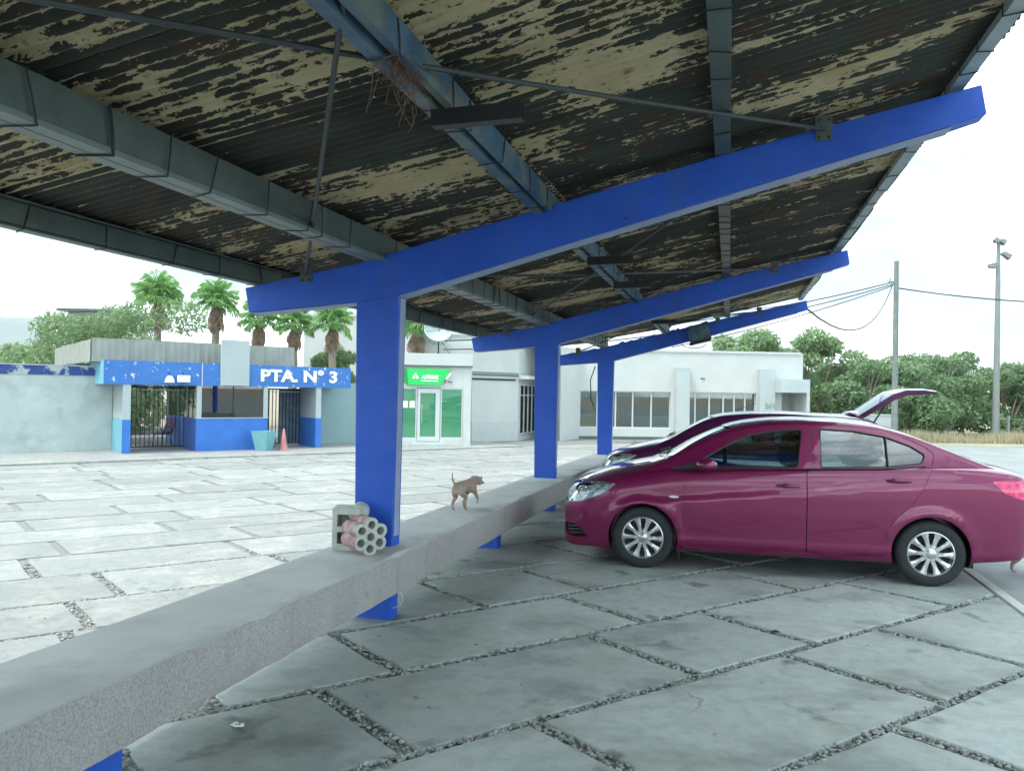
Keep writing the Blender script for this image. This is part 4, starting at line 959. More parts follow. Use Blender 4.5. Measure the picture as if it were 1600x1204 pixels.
# fascia beam and roof slab
fa = MB(); fa.box(-.54, 7.62, -.03, .09, 2.2, 2.94); fa.cm = 1; fa.box(-.54, -.44, .09, 2.6, 2.2, 2.94); fa.cm = 0; fa.box(7.52, 7.62, .09, 2.6, 2.2, 2.94)
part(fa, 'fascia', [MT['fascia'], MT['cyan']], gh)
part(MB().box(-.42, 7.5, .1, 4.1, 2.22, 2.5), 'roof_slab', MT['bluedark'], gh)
part(MB().box(2.33, 2.36, -.045, -.032, 2.2, 2.94), 'conduit', MT['alu'], gh)
part(MB().box(2.92, 3.85, -.14, -.04, 2.22, 3.74), 'blank_sign_panel', MT['white2'], gh)
for (x, r) in ((1.31, .13), (1.73, .18)):
    o = part(MB().box(x-r, x+r, -.30, -.10, 2.30, 2.30+.22) if r > .15 else MB().lathe([(.001, .23), (.08, .20), (.14, .08), (.15, 0), (.001, 0)], 16, 'z', (x, -.18, 2.28)), 'wall_lamp', MT['paper'], gh, bevel=.01)
    part(MB().tube([(x, -.03, 2.6), (x, -.15, 2.6), (x, -.16, 2.5)], .012, 6), 'lamp_bracket', MT['dark_metal'], o)
def text_mesh(s, size, extrude, offset, mat, parent, loc, rot=(rad(90), 0, 0), name='lettering', sx=1.0, shear=0, align='LEFT'):
    cu = D.curves.new('t', 'FONT'); cu.body = s; cu.size = size; cu.extrude = extrude; cu.offset = offset; cu.align_x = align; cu.shear = shear; cu.resolution_u = 4
    o = D.objects.new('t', cu); COL.objects.link(o); me = eval_mesh(o); D.objects.remove(o)
    me.materials.clear(); me.materials.append(mat); me.polygons.foreach_set('material_index', [0]*len(me.polygons)); q = link(D.objects.new(name, me), parent); q.location = loc; q.rotation_euler = rot; q.scale = (sx, 1, 1); return q
def fit_text(q, wd): 
    xs = [v.co.x for v in q.data.vertices]; q.scale = (wd/(max(xs)-min(xs)), 1, 1)
MT['letter'] = pm('white_letter_paint', (.82, .85, .88), .5, var=.05, dirt=(.3, .45, .7), dirtamt=(.68, .72), dscale=12)
MT['lettershadow'] = pm('letter_shadow_blue', (.03, .07, .30), .6)
q = text_mesh('PTA. N° 3', .56, .012, .022, MT['letter'], gh, (4.25, -.052, 2.40)); fit_text(q, 2.80)
q2 = text_mesh('PTA. N° 3', .56, .002, .022, MT['lettershadow'], gh, (4.275, -.034, 2.375), name='lettering_shadow'); fit_text(q2, 2.80)
# corrugated parapet, panel by panel
def clad(w_, h):
    mb = MB(); n = int(w_/.05); 
    for j in range(n+1):
        x = w_*j/n; y = -.018 if (j % 4) in (0, 1) else 0; mb.v += [(x, y, 0), (x, y, h)]
    for j in range(n): mb.f.append((2*j, 2*j+2, 2*j+3, 2*j+1))
    m0 = len(mb.v); mb.v += [(0, .03, 0), (0, .03, h), (w_, .03, 0), (w_, .03, h)]; mb.f.append((m0, m0+1, m0+3, m0+2)); mb.m = [0]*len(mb.f)
    return mb.mesh('cladding_panel', MT['cladding'])
cl = clad(1.07, .70)
for i in range(6):
    o = link(D.objects.new('cladding_panel', cl), gh); o.location = (-.8+i*1.083, .6, 2.90+random.uniform(-.008, .008))
for i in range(8):
    o = link(D.objects.new('cladding_panel', cl), gh); o.location = (-.8, .66+(i+1)*1.10, 2.90+random.uniform(-.01, .01)); o.rotation_euler = (0, 0, rad(-90))
part(MB().box(-.78, 5.69, .64, 9.3, 3.3, 3.36), 'upper_roof', MT['cladding'], gh)
part(MB().box(-.72, .4, 4.2, 9.3, 2.70, 2.88), 'blue_edge_beam', MT['bluedark'], gh)
part(MB().box(-.6, -.35, 6.4, 6.65, 0, 2.7), 'post', MT['bluedark'], gh)
MB().box(-.79, 5.7, .60, .66, 3.60, 3.635).build('parapet_cap', MT['cladding'], gh)
def barred_gate(label, x0, x1, n, dark=False):
    g = thing('barred_gate', label, 'gate', GP(0, 1.45), GA)
    part(MB().box(x0, x1, -.02, .02, 2.10, 2.15), 'top_rail', MT['dark_metal'], g); part(MB().box(x0, x1, -.02, .02, .12, .16), 'bottom_rail', MT['dark_metal'], g)
    part(MB().box(x0, x1, -.018, .018, 2.02, 2.045), 'upper_rail', MT['alu'], g)
    for i in range(n+1):
        x = x0+.02+(x1-x0-.04)*i/n; part(MB().box(x-.013, x+.013, -.012, .012, .16, 2.10), 'bar', MT['dark_metal'], g)
    if dark: part(MB().box(x0+.9, x1, .02, .03, .16, 2.1), 'sheet_panel', MT['steel_blue'], g); part(MB().box(x0+.38, x0+.52, -.03, .03, .16, 2.1), 'middle_post', MT['dark_metal'], g)
    return g
barred_gate('black barred gate left of the guard booth with a chair showing behind it', .24, 2.18, 14)
barred_gate('dark gate with bars and sheet panel right of the guard booth', 4.57, 6.28, 13, True)
wl = thing('perimeter_wall', 'weathered pale plaster wall with a peeling blue coping left of the gate house', 'wall', GP(0, 1.62), GA)
part(MB().box(-18, -.02, 0, .2, 0, 2.46), 'wall_face', MT['plaster'], wl); part(MB().box(-18, -.03, -.03, .23, 2.46, 2.75), 'coping', MT['peelblue'], wl)
part(MB().box(-18, -.03, -.05, .25, 2.75, 2.78), 'coping_cap', MT['plaster'], wl)
wr_ = thing('perimeter_wall', 'smooth pale teal wall right of the gate house with a white parapet', 'wall', GP(0, 1.62), GA)
part(MB().box(6.52, 10.3, 0, .2, 0, 2.4), 'wall_face', pm('teal_wall', (.28, .41, .415), .8, var=.06, scale=1), wr_)
# planter, cone, chair
pt = thing('planter', 'pale aqua square tapered planter in front of the guard booth', 'planter', GP(4.25, -.55, .05), GA+rad(38))
def frust(mb, a, b, h, z0=0): return mb.add([(-a, -a, z0), (a, -a, z0), (a, a, z0), (-a, a, z0), (-b, -b, z0+h), (b, -b, z0+h), (b, b, z0+h), (-b, b, z0+h)], [(0, 1, 5, 4), (1, 2, 6, 5), (2, 3, 7, 6), (3, 0, 4, 7), (0, 3, 2, 1)])
pb = frust(MB(), .19, .31, .66); pb.add([(-.31, -.31, .66), (.31, -.31, .66), (.31, .31, .66), (-.31, .31, .66), (-.28, -.28, .66), (.28, -.28, .66), (.28, .28, .66), (-.28, .28, .66), (-.27, -.27, .55), (.27, -.27, .55), (.27, .27, .55), (-.27, .27, .55)], [(0, 1, 5, 4), (1, 2, 6, 5), (2, 3, 7, 6), (3, 0, 4, 7), (4, 5, 9, 8), (5, 6, 10, 9), (6, 7, 11, 10), (7, 4, 8, 11), (8, 9, 10, 11)])
part(pb, 'pot', MT['pot'], pt); part(MB().box(-.26, .26, -.26, .26, .5, .56), 'soil', MT['brown'], pt)
cn = thing('traffic_cone', 'faded red traffic cone beside the aqua planter', 'traffic cone', GP(4.93, -.55, .05), GA)
part(MB().box(-.19, .19, -.19, .19, 0, .035), 'base', MT['cone'], cn, bevel=.01); part(MB().lathe([(.15, .035), (.11, .2), (.07, .45), (.035, .72), (.0, .73)], 20), 'cone_body', MT['cone'], cn, smooth=40)
ch = thing('office_chair', 'purple office chair with black arms standing behind the left gate', 'chair', GP(1.75, 2.6, .05), GA+rad(-60))
part(MB().box(-.24, .24, -.24, .24, .42, .50), 'seat', MT['purple_plastic'], ch, bevel=.03); b_ = MB().box(-.22, .22, -.03, .03, 0, .52).xf(Matrix.Rotation(rad(-18), 4, 'X')); part(b_, 'backrest', MT['purple_plastic'], ch, bevel=.03, loc=(0, .24, .50))
for s in (-1, 1): part(MB().tube([(s*.25, .2, .52), (s*.27, .1, .70), (s*.27, -.15, .70), (s*.25, -.2, .48)], .016, 6), 'armrest', MT['black'], ch)
for (x, y) in ((.2, .2), (-.2, .2), (.2, -.2), (-.2, -.2)): part(MB().tube([(x*.9, y*.9, .42), (x*1.15, y*1.15, 0)], .014, 6), 'leg', MT['black'], ch)

# ------------------------------------------------------------------ bank kiosk with the green sign
BA = rad(8); BO = Vector((-4.229, 29.636, PL))
def BP(s, y, z=0): return BO+Vector((math.cos(BA), math.sin(BA), 0))*s+Vector((-math.sin(BA), math.cos(BA), 0))*y+Vector((0, 0, z))
bk = thing('bank_kiosk', 'small white bank kiosk with green tinted windows and a glass door', 'building', BO, BA)
wp = MB(); wp.box(-.6, -.45, 0, 2.3, 0, 3.14); wp.box(2.36, 2.66, 0, 2.3, 0, 3.14); wp.box(-.45, 2.36, .02, .22, 2.27, 3.14); wp.box(-.45, .58, .02, .22, 0, .30); wp.box(1.47, 2.36, .02, .22, 0, .32); wp.box(.58, 1.47, .02, .22, 0, .18); wp.box(-.45, 2.36, 2.15, 2.3, 0, 3.14)
part(wp, 'wall', MT['white'], bk)
part(MB().box(-.62, 2.70, -.08, 2.32, 3.14, 3.60), 'parapet', MT['white'], bk, bevel=.01); part(MB().box(-.62, 2.72, -.10, -.04, 3.10, 3.138), 'drip_ledge', MT['steel'], bk)
part(MB().box(-.44, 2.35, .23, 2.14, 0.12, .16), 'floor', MT['white2'], bk); part(MB().box(-.44, 2.35, 2.10, 2.14, .16, 2.8), 'back_wall', MT['inner'], bk); part(MB().box(2.32, 2.35, .24, 2.1, .16, 2.8), 'side_wall', MT['inner'], bk)
for (a, b, z0, z1) in ((-.40, .52, .34, 2.22), (1.53, 2.30, .36, 2.22)):
    f = MB(); f.box(a-.05, b+.05, .04, .12, z0-.05, z0); f.box(a-.05, b+.05, .04, .12, z1, z1+.05); f.box(a-.05, a, .04, .12, z0, z1); f.box(b, b+.05, .04, .12, z0, z1)
    w_ = part(f, 'window', MT['alu'], bk); part(MB().box(a, b, .075, .083, z0, z1), 'pane', MT['greenglass'], w_)
d_ = MB(); d_.box(.59, .70, .02, .10, .20, 2.24); d_.box(1.29, 1.46, .02, .10, .20, 2.24); d_.box(.70, 1.29, .02, .10, 2.07, 2.24); d_.box(.70, 1.29, .02, .10, .20, .38)
d_ = part(d_, 'door', MT['alu'], bk); part(MB().box(.70, 1.29, .055, .063, .38, 2.07), 'pane', MT['greenglass'], d_); part(MB().tube([(.76, -.01, .9), (.76, -.04, 1.0), (.76, -.04, 1.5), (.76, -.01, 1.6)], .012, 6), 'handle', MT['silver'], d_)
part(MB().box(.4, 1.7, -.5, 0, 0, .14), 'doorstep', MT['white2'], bk)
for i, (a, b) in enumerate(((.03, .22), (.29, .49))):
    tag(part(MB().box(a, b, .062, .070, 1.49, 1.75), 'notice', MT['paper'], None, loc=BO, rz=BA), ('left', 'right')[i]+' one of two white paper notices on the kiosk window', 'notice', 'paper notices on the kiosk window')
at = thing('cash_machine', 'pale cash machine behind the right green window of the kiosk', 'cash machine', BP(1.78, 1.2, .16), BA)
part(MB().prism([(-.25, 0), (-.25, 1.05), (-.05, 1.2), (-.05, 1.45), (.25, 1.45), (.25, 0)], -.2, .2, 'x').xf(Matrix.Identity(4)), 'cabinet', MT['paper'], at, bevel=.01)
part(MB().box(-.13, .13, -.262, -.25, .72, .80), 'slot', MT['black'], at); part(MB().box(-.15, .15, -.075, -.052, 1.22, 1.4), 'screen', MT['screenblue'], at)
at2 = thing('cash_machine', 'cash machine seen through the glass door of the kiosk', 'cash machine', BP(.98, 1.5, .16), BA)
part(MB().prism([(-.25, 0), (-.25, 1.05), (-.05, 1.2), (-.05, 1.45), (.25, 1.45), (.25, 0)], -.2, .2, 'x'), 'cabinet', MT['paper'], at2, bevel=.01); part(MB().box(-.13, .13, -.262, -.25, .72, .80), 'slot', MT['black'], at2)
sg = thing('bank_sign', 'bright green sign with slanted right end and white AFIRME lettering', 'sign', BO, BA)
part(MB().prism([(.22, 2.38), (1.46, 2.38), (1.84, 3.0), (.16, 3.0)], -.10, -.02), 'sign_board', MT['greensign'], sg); part(MB().prism([(.05, 2.46), (.22, 2.38), (.16, 3.0), (.05, 3.0)], -.085, -.02), 'sign_side', MT['darkgreen'], sg)
q = text_mesh('AFIRME', .20, .004, .010, MT['paper'], sg, (.74, -.108, 2.62)); fit_text(q, .66)
part(MB().box(.72, 1.36, -.108, -.102, 2.52, 2.56), 'underline', MT['paper'], sg)
part(MB().prism([(.36, 2.62), (.47, 2.62), (.49, 2.86)], -.109, -.102).prism([(.50, 2.86), (.51, 2.62), (.64, 2.62)], -.109, -.102), 'emblem', MT['paper'], sg)
part(MB().prism([(1.62, 2.62), (1.74, 2.62), (1.90, 2.86), (1.78, 2.86)], -.05, -.02), 'white_stripe', MT['paper'], sg)
sp = thing('small_plaque', 'small grey and red logo plaque right of the green sign', 'sign', BO, BA)
part(MB().box(1.62, 1.66, -.04, -.018, 2.46, 2.56).box(1.74, 1.92, -.04, -.018, 2.50, 2.54), 'mark', MT['steel'], sp); part(MB().box(1.67, 1.71, -.04, -.018, 2.58, 2.62), 'red_mark', MT['cone'], sp)
ds = thing('satellite_dish', 'white mesh satellite dish on legs on the kiosk roof', 'satellite dish', BP(1.38, .9, 3.60), BA)
dm = MB(); n, m = 28, 7
for i in range(m+1):
    r = .58*i/m
    for k in range(n): a = 2*math.pi*k/n; dm.v.append((r*math.cos(a), -.28*r*r/.34*1.0, r*math.sin(a)*.95))
for i in range(m):
    for k in range(n): dm.f.append((i*n+k, i*n+(k+1) % n, (i+1)*n+(k+1) % n, (i+1)*n+k))
dm.m = [0]*len(dm.f); dm.xf(Matrix.Rotation(rad(-22), 4, 'X')); o = part(dm, 'reflector', MT['white2'], ds, loc=(0, 0, .92), smooth=60); sd_ = o.modifiers.new('s', 'SOLIDIFY'); sd_.thickness = .012
part(MB().tube([(.55*math.cos(a), -.24, .92+.52*math.sin(a)) for a in np.linspace(0, 2*math.pi, 29)], .012, 5), 'rim', MT['pole_grey'], ds)
part(MB().tube([(-.5, -.2, .9), (0, -.62, .95), (.5, -.2, 1.1)], .012, 5).ell((0, -.62, .95), (.05, .08, .05), 8, 6), 'feed_arm', MT['pole_grey'], ds)
for p in ((-.45, -.1), (.5, -.1), (.05, .4)): part(MB().tube([(0, .05, .75), (p[0], p[1], 0)], .02, 6), 'leg', MT['pole_grey'], ds)
part(MB().tube([(.02, .05, 0), (.02, .05, .8)], .03, 8), 'mast', MT['dark_metal'], ds)

# ------------------------------------------------------------------ white terminal building, left mass and long window front
tb = thing('white_terminal', 'long low white building with oblique shopfront and window bands behind the canopy', 'building', (0, 0, PL), 0)
pl = [(-4.6, 34.6), (-1.69, 34.6), (-1.69, 32.6), (.28, 34.4), (1.75, 39.2), (2.2, 39.2), (2.22, 34.9), (3.265, 36.85), (14.24, 37.617), (14.24, 46), (-4.6, 46)]
bodyA = MB().prism(pl, -.05, 4.27, 'z').mesh('tb', MT['white'])
WA = rad(4); WO = Vector((3.265, 36.85, 0))
def WT(mb): return mb.xf(Matrix.Translation(WO) @ Matrix.Rotation(WA, 4, 'Z'))
cut = MB(); cut.box(.02, 4.44, -.3, .9, .52, 2.29); cut.box(5.36, 8.68, -.3, .9, .56, 2.31); cut.box(9.95, 10.8, -.3, 1.2, 0.02, 2.36); WT(cut)
bodyA = boolean(bodyA, cut.mesh('c', MT['white']), 'DIFFERENCE'); o = link(D.objects.new('building_mass', bodyA), tb)
# shopfront along the receding wall
A0, A1 = Vector((.28, 34.4, 0)), Vector((1.75, 39.2, 0)); e = (A1-A0).normalized(); sa = math.atan2(e.y, e.x); Ls = (A1-A0).length
MT['dado'] = pm('dado_paint', (.46, .49, .485), .75, var=.05)
def part2(mb, name, m, par, org=A0, ang=sa): return mb.build(name, m, par, loc=org, rz=ang)
n = 7
for i in range(n):
    a, b = .15+i*(Ls-.3)/n, .15+(i+1)*(Ls-.3)/n; f = MB()
    f.box(a, b, -.06, -.01, .25, .32); f.box(a, b, -.06, -.01, 2.45, 2.52); f.box(a, a+.04, -.06, -.01, .32, 2.45); f.box(b-.04, b, -.06, -.01, .32, 2.45); f.box(a+.04, b-.04, -.06, -.01, 2.0, 2.05)
    w_ = part2(f, 'window', MT['alu'], tb); pn = MB().box(a+.04, b-.04, -.035, -.025, .32, 2.0).box(a+.04, b-.04, -.035, -.025, 2.05, 2.45).build('pane', MT['winglass'], w_)
    for j in range(3): MB().box(a+.06+j*.2, a+.20+j*.2, -.018, -.012, .33, 2.4).build('blind', MT['curtain'], w_)
part2(MB().box(-.02, Ls, -.5, .0, 2.75, 2.9), 'canopy_ledge', MT['white'], tb)
A0b = Vector((-1.69, 32.6, 0)); eb = Vector((.28, 34.4, 0))-A0b; part2(MB().box(0, eb.length*.93, -.04, .02, 2.66, 2.74), 'dark_slot', MT['black'], tb, A0b, math.atan2(eb.y, eb.x))
part2(MB().box(0, eb.length, -.05, .02, 2.86, 2.92).box(0, eb.length, -.035, .02, 2.97, 3.0), 'ledge', MT['steel'], tb, A0b, math.atan2(eb.y, eb.x))
part2(MB().box(0, eb.length, -.02, .02, 0, .85), 'dado_band', MT['dado'], tb, A0b, math.atan2(eb.y, eb.x))
# window bands
def band(x0, x1, z0, z1, muls, skirt=None):
    for i, (a, b) in enumerate(zip([x0]+muls, muls+[x1])):
        if b-a < .05: continue
        f = MB(); f.box(a, b, .16, .22, z0, z0+.05); f.box(a, b, .16, .22, z1-.05, z1); f.box(a, a+.035, .16, .22, z0+.05, z1-.05); f.box(b-.035, b, .16, .22, z0+.05, z1-.05)
        w_ = f.build('window', MT['alu'], tb, loc=WO, rz=WA); MB().box(a+.035, b-.035, .185, .193, z0+.05, z1-.05).build('pane', MT['winglass'], w_)
        if skirt and i in skirt: MB().box(a+.035, b-.035, .20, .215, z0+.05, z0+.62).build('spandrel', MT['paper'], w_)
        if i in (2,) or (not skirt and i in (0,)):
            x = a+.06
            while x < b-.1: MB().box(x, x+.07, .30, .31, z0+.05, z1-.06).build('blind', MT['curtain'], w_); x += .11
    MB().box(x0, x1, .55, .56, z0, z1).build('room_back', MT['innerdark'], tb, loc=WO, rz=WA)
band(.02, 4.44, .52, 2.29, [.88, 1.77, 2.61, 3.52], (0, 3, 4)); band(5.36, 8.68, .56, 2.31, [5.69, 6.39, 7.09, 7.63, 8.17])
for (a, b) in ((4.62, 5.28), (8.73, 9.5)): MB().box(a, b, -.30, .0, 0, 3.47).build('pilaster', MT['white2'], tb, loc=WO, rz=WA)
MB().box(9.5, 10.95, -.9, 0, 2.36, 3.0).build('porch_roof', MT['white2'], tb, loc=WO, rz=WA); MB().box(10.8, 10.95, -.9, 0, 0, 2.36).build('porch_wall', MT['white2'], tb, loc=WO, rz=WA)
MB().box(9.95, 10.8, 1.0, 1.05, 0, 2.36).build('door', MT['plaster'], tb, loc=WO, rz=WA)
MB().box(0, 10.9, -.05, .02, 4.22, 4.33).build('parapet_cap', MT['white'], tb, loc=WO, rz=WA)
MB().box(0, 9.6, -.06, 0, 0, .12).build('plinth', MT['steel'], tb, loc=WO, rz=WA)
MB().box(5.9, 6.1, -.04, 0, 2.95, 3.0).build('wall_vent', MT['steel'], tb, loc=WO, rz=WA)
wt = thing('painted_sign', 'faint grey letters painted on the white pier beside the porch', 'sign', WO+Vector((0, 0, PL)), WA)
q = text_mesh('BAN', .42, .003, .0, MT['pole_grey'], wt, (9.0, -.305, 1.55)); fit_text(q, .46)
ub = thing('white_block', 'tall plain white block rising behind the bank kiosk', 'building', (0, 0, PL), 0); part(MB().box(-4.6, 2.1, 35.2, 44, 4.2, 4.75), 'upper_wall', MT['white'], ub); part(MB().box(-4.7, 2.2, 35.1, 35.25, 4.72, 4.80), 'wall_cap', MT['white'], ub)
ub2 = thing('white_block', 'plain white building block behind the palms right of the gate house', 'building', (0, 0, PL), 0); part(MB().box(-13.6, -4.9, 50, 60, 0, 7.0), 'wall', MT['white'], ub2); part(MB().box(-13.7, -4.8, 49.9, 50, 6.9, 7.05), 'parapet', MT['white'], ub2)
hb1 = thing('distant_building', 'far white building with a flat grey overhanging roof behind the bushy tree', 'building', (0, 0, PL), 0)
part(MB().box(-54.5, -47.5, 90, 100, 0, 10.0), 'wall', MT['white'], hb1); part(MB().box(-53, -46.5, 89, 101, 10.7, 11.0), 'roof', MT['steel'], hb1); part(MB().box(-52.5, -48, 90.5, 99, 10.0, 10.7), 'clerestory', MT['white2'], hb1)
hb2 = thing('distant_house', 'small far white house near the mountains at the left edge', 'house', (0, 0, PL), 0); part(MB().box(-51.5, -47, 80, 86, 0, 5.2), 'wall', MT['white'], hb2); part(MB().box(-51.6, -46.9, 79.9, 86.1, 5.2, 5.35), 'roof', MT['steel'], hb2)
lw = thing('low_wall', 'low white garden wall between the white building and the trees', 'wall', (14.3, 41, PL), 0); part(MB().box(0, 6.0, 0, .15, 0, 1.25), 'wall_face', MT['white2'], lw); part(MB().box(-.02, 6.02, -.03, .18, 1.25, 1.31), 'wall_cap', MT['white'], lw)
mb = MB()
for i in range(70):
    c = Vector((5.7+random.gauss(0, .45), 33.6+random.gauss(0, .15), PL+.02)); d = Vector((random.gauss(0, .3), random.gauss(0, .2), abs(random.gauss(0, .08)))); mb.tube([c, c+d], .008, 3)
tag(mb.build('twig_pile', MT['trunk']), 'small heap of dry twigs lying on the plaza in front of the white building', 'twigs', kind='stuff')

# ------------------------------------------------------------------ vegetation
def leaf_crown(name, blobs, n, size, mat, seed, parent=None, asp=1.7):
    r = np.random.default_rng(seed); B = np.array(blobs, float); wts = (B[:, 3]*B[:, 4]*B[:, 5])**.7; wts /= wts.sum()
    k = r.choice(len(B), n, p=wts); d = r.normal(size=(n, 3)); d /= np.linalg.norm(d, axis=1)[:, None]; rr = r.uniform(.45, 1.08, n)**.6
    c = B[k, :3]+d*B[k, 3:6]*rr[:, None]; s = size*r.uniform(.6, 1.4, n)
    a = r.normal(size=(n, 3)); a /= np.linalg.norm(a, axis=1)[:, None]; b = np.cross(a, d+r.normal(size=(n, 3))*.6); b /= np.linalg.norm(b, axis=1)[:, None]
    a *= s[:, None]*asp; b *= s[:, None]
    V = np.stack([c-a, c-b*.6+a*.1, c+a, c+b*.6+a*.1], 1).reshape(-1, 3); Fq = np.arange(n*4).reshape(-1, 4)
    me = D.meshes.new(name); me.from_pydata(V.tolist(), [], Fq.tolist()); me.materials.append(mat); return link(D.objects.new(name, me), parent)
def tree(label, x, y, h, wd, mat, seed, n=5200, size=.085, base=.12, z=PL, group='mesquite trees beyond the car park', sparse=False):
    r = random.Random(seed); t = thing('tree', label, 'tree', (x, y, z), r.uniform(0, 6), group)
    blobs = []
    for i in range(17 if not sparse else 20):
        a = r.uniform(0, 6.3); q = math.sqrt(r.random())*wd*.40; hh = r.uniform(base, .86)
        k = 1.15-.75*abs(hh-.5); s = wd*r.uniform(.13, .23)*(.62 if sparse else 1); blobs.append((q*math.cos(a)*k, q*math.sin(a)*k, h*hh, s, s, s*.72))
    blobs.append((0, 0, h*.84, wd*.18, wd*.18, h*.13))
    leaf_crown('crown', blobs, n, size, mat, seed, t)
    tr = MB()
    for i in range(4):
        a = r.uniform(0, 6.3); lean = r.uniform(.1, .28)*wd; p = [(0+.1*i, 0, 0)]
        for k in range(1, 6): f_ = k/5; p.append((lean*math.cos(a)*f_+r.uniform(-.07, .07), lean*math.sin(a)*f_+r.uniform(-.07, .07), h*.8*f_))
        tr.tube(p, [.11, .09, .07, .05, .035, .015], 7)
    tr.build('trunk', MT['trunk'], t, smooth=60); return t
TR = [(14.8, 46, 6.4, 6.6, 'pale feathery tree just behind the right end of the white building', 1), (18.4, 47, 6.6, 6.2, 'pale feathery tall tree right of the white building roof', 1),
      (19.6, 43, 4.6, 4.6, 'dense green tree directly behind the low white wall', 0), (22.6, 44, 4.5, 5.0, 'rounded green tree directly behind the utility pole', 0), (25.2, 46, 5.0, 5.0, 'green tree between the utility pole and the light mast', 0),
      (27.6, 47, 5.3, 4.6, 'taller green tree whose crown rises just left of the light mast', 0), (30.3, 47, 4.6, 4.8, 'green tree immediately right of the light mast', 0), (33.4, 48, 4.5, 5.0, 'green tree at the right edge of the photo', 0),
      (20.8, 52, 5.6, 5.6, 'darker green tree in the second row left of the utility pole', 0), (28.5, 54, 5.6, 6, 'green tree in the second row behind the light mast', 0), (36.5, 50, 5.0, 5.5, 'green tree just outside the right edge', 0)]
for i, (x, y, h, wd, lb, kd) in enumerate(TR): tree(lb, x, y, h, wd, MT['leaf2' if kd else 'leaf'], 40+i, 8000 if not kd else 7500, .088, .10 if not kd else .3, sparse=bool(kd))
for i, (x, y, h, wd, lb) in enumerate([(-21.0, 36, 5.6, 6.2, 'bushy green tree behind the left end of the gate house roof'), (-18.4, 37.5, 6.5, 6.0, 'tall bushy green tree left of the first palm'), (-24.0, 39, 4.2, 4.2, 'small bushy tree above the blue wall coping'), (-10.2, 44, 5.0, 3.2, 'small leafy tree between the palms right of the gate house')]):
    tree(lb, x, y, h, wd, MT['leaf2'], 80+i, 9500, .075, .15, group='bushy trees behind the gate house')
for i, (s, y, lb) in enumerate([(1.2, 12, 'green shrub seen through the left gate'), (6.0, 13, 'green shrub seen through the right gate'), (3.3, 16, 'green shrub seen behind the guard booth')]):
    p = GP(s, y); t = thing('shrub', lb, 'shrub', p, 0); leaf_crown('crown', [(random.uniform(-1.6, 1.6), random.uniform(-.8, .8), random.uniform(.5, 2.2), .7, .6, .6) for _ in range(9)], 2600, .07, MT['leaf'], 140+i, t)
    MB().tube([(0, 0, 0), (.1, 0, 1.2), (-.1, .1, 1.9)], [.06, .04, .02], 6).build('trunk', MT['trunk'], t)
# fan palms
def frond_mesh(seed, dead=False):
    r = random.Random(seed); mb = MB(); n = 22; L0 = .62
    mb.tube([(0, 0, 0), (.28, 0, .05), (.52, 0, .03)], [.02, .014, .010], 4)
    for i in range(n):
        a = rad(-118+236*i/(n-1)); a2 = a+rad(5.0); lm = L0*(1-.30*abs(a)/2.1)*r.uniform(.85, 1.08)
        fold = .025*(1 if i % 2 else -1)
        c = (.50, 0, .03); p1 = (c[0]+lm*.55*math.cos(a-.05), lm*.55*math.sin(a-.05), .03+fold); p2 = (c[0]+lm*.55*math.cos(a2), lm*.55*math.sin(a2), .03-fold)
        tip = (c[0]+lm*math.cos(a), lm*math.sin(a), .03-.17*lm-r.uniform(0, .10)); t2 = (tip[0]*1.0+.02, tip[1]+r.uniform(-.05, .05), tip[2]-.16)
        mb.add([c, p1, p2, tip, t2], [(0, 1, 2), (1, 3, 2), (3, 4, 2)])
    me = mb.mesh('frond', MT['skirt'] if dead else MT['palm'], fix=False); return me
FM = [frond_mesh(s) for s in range(3)]; FD = [frond_mesh(s+9, True) for s in range(2)]
def palm(label, x, y, top, wd, seed, z=PL, skirt=True):
    r = random.Random(seed); t = thing('fan_palm', label, 'palm tree', (x, y, z), 0, 'fan palms behind the gate house')
    h = top-z-wd*.50; pts = [(r.uniform(-.03, .03), r.uniform(-.03, .03), h*k/8) for k in range(9)]; MB().tube(pts, [.26-.012*k for k in range(9)], 10).build('trunk', MT['trunk'], t, smooth=60)
    sc = wd/2.5
    for i in range(30):
        el = rad(88-112*(i/29)**.95+r.uniform(-8, 8)); az = i*2.39996+r.uniform(-.2, .2); o = link(D.objects.new('frond', r.choice(FM)), t)
        o.location = (.06*math.cos(az), .06*math.sin(az), h+.10*math.sin(el)); o.rotation_euler = Matrix.Rotation(az, 3, 'Z').to_euler() if False else (Matrix.Rotation(az, 3, 'Z') @ Matrix.Rotation(-el, 3, 'Y') @ Matrix.Rotation(r.uniform(-.4, .4), 3, 'X')).to_euler(); k = sc*r.uniform(.85, 1.1)*1.05; o.scale = (k, k, k)
    for i in range(26):
        az = i*2.4; el = rad(-62-r.uniform(0, 24)); o = link(D.objects.new('dead_frond', r.choice(FD)), t); o.location = (.10*math.cos(az), .10*math.sin(az), h-.05-.75*sc*(i/26))
        o.rotation_euler = (Matrix.Rotation(az, 3, 'Z') @ Matrix.Rotation(-el, 3, 'Y')).to_euler(); k = sc*r.uniform(.7, .9); o.scale = (k, k*.6, k)
for i, (px, top, wd, lb, Y) in enumerate([(245, 7.95, 2.75, 'leftmost and tallest fan palm behind the gate house roof', 42), (335, 7.65, 2.55, 'second fan palm from the left, just left of the blank white sign panel', 42), (403, 6.6, 2.4, 'third fan palm from the left, half hidden by the blue beam tip', 42), (458, 6.35, 2.4, 'fourth fan palm with a long brown skirt left of the blue column', 42), (518, 6.5, 2.4, 'fan palm nearest the left side of the nearest blue column', 42), (650, 5.75, 2.3, 'fan palm rising behind the bank kiosk just right of the nearest column', 34.2)]):
    palm(lb, (px-800)/1200*Y, Y, top, wd, 60+i)
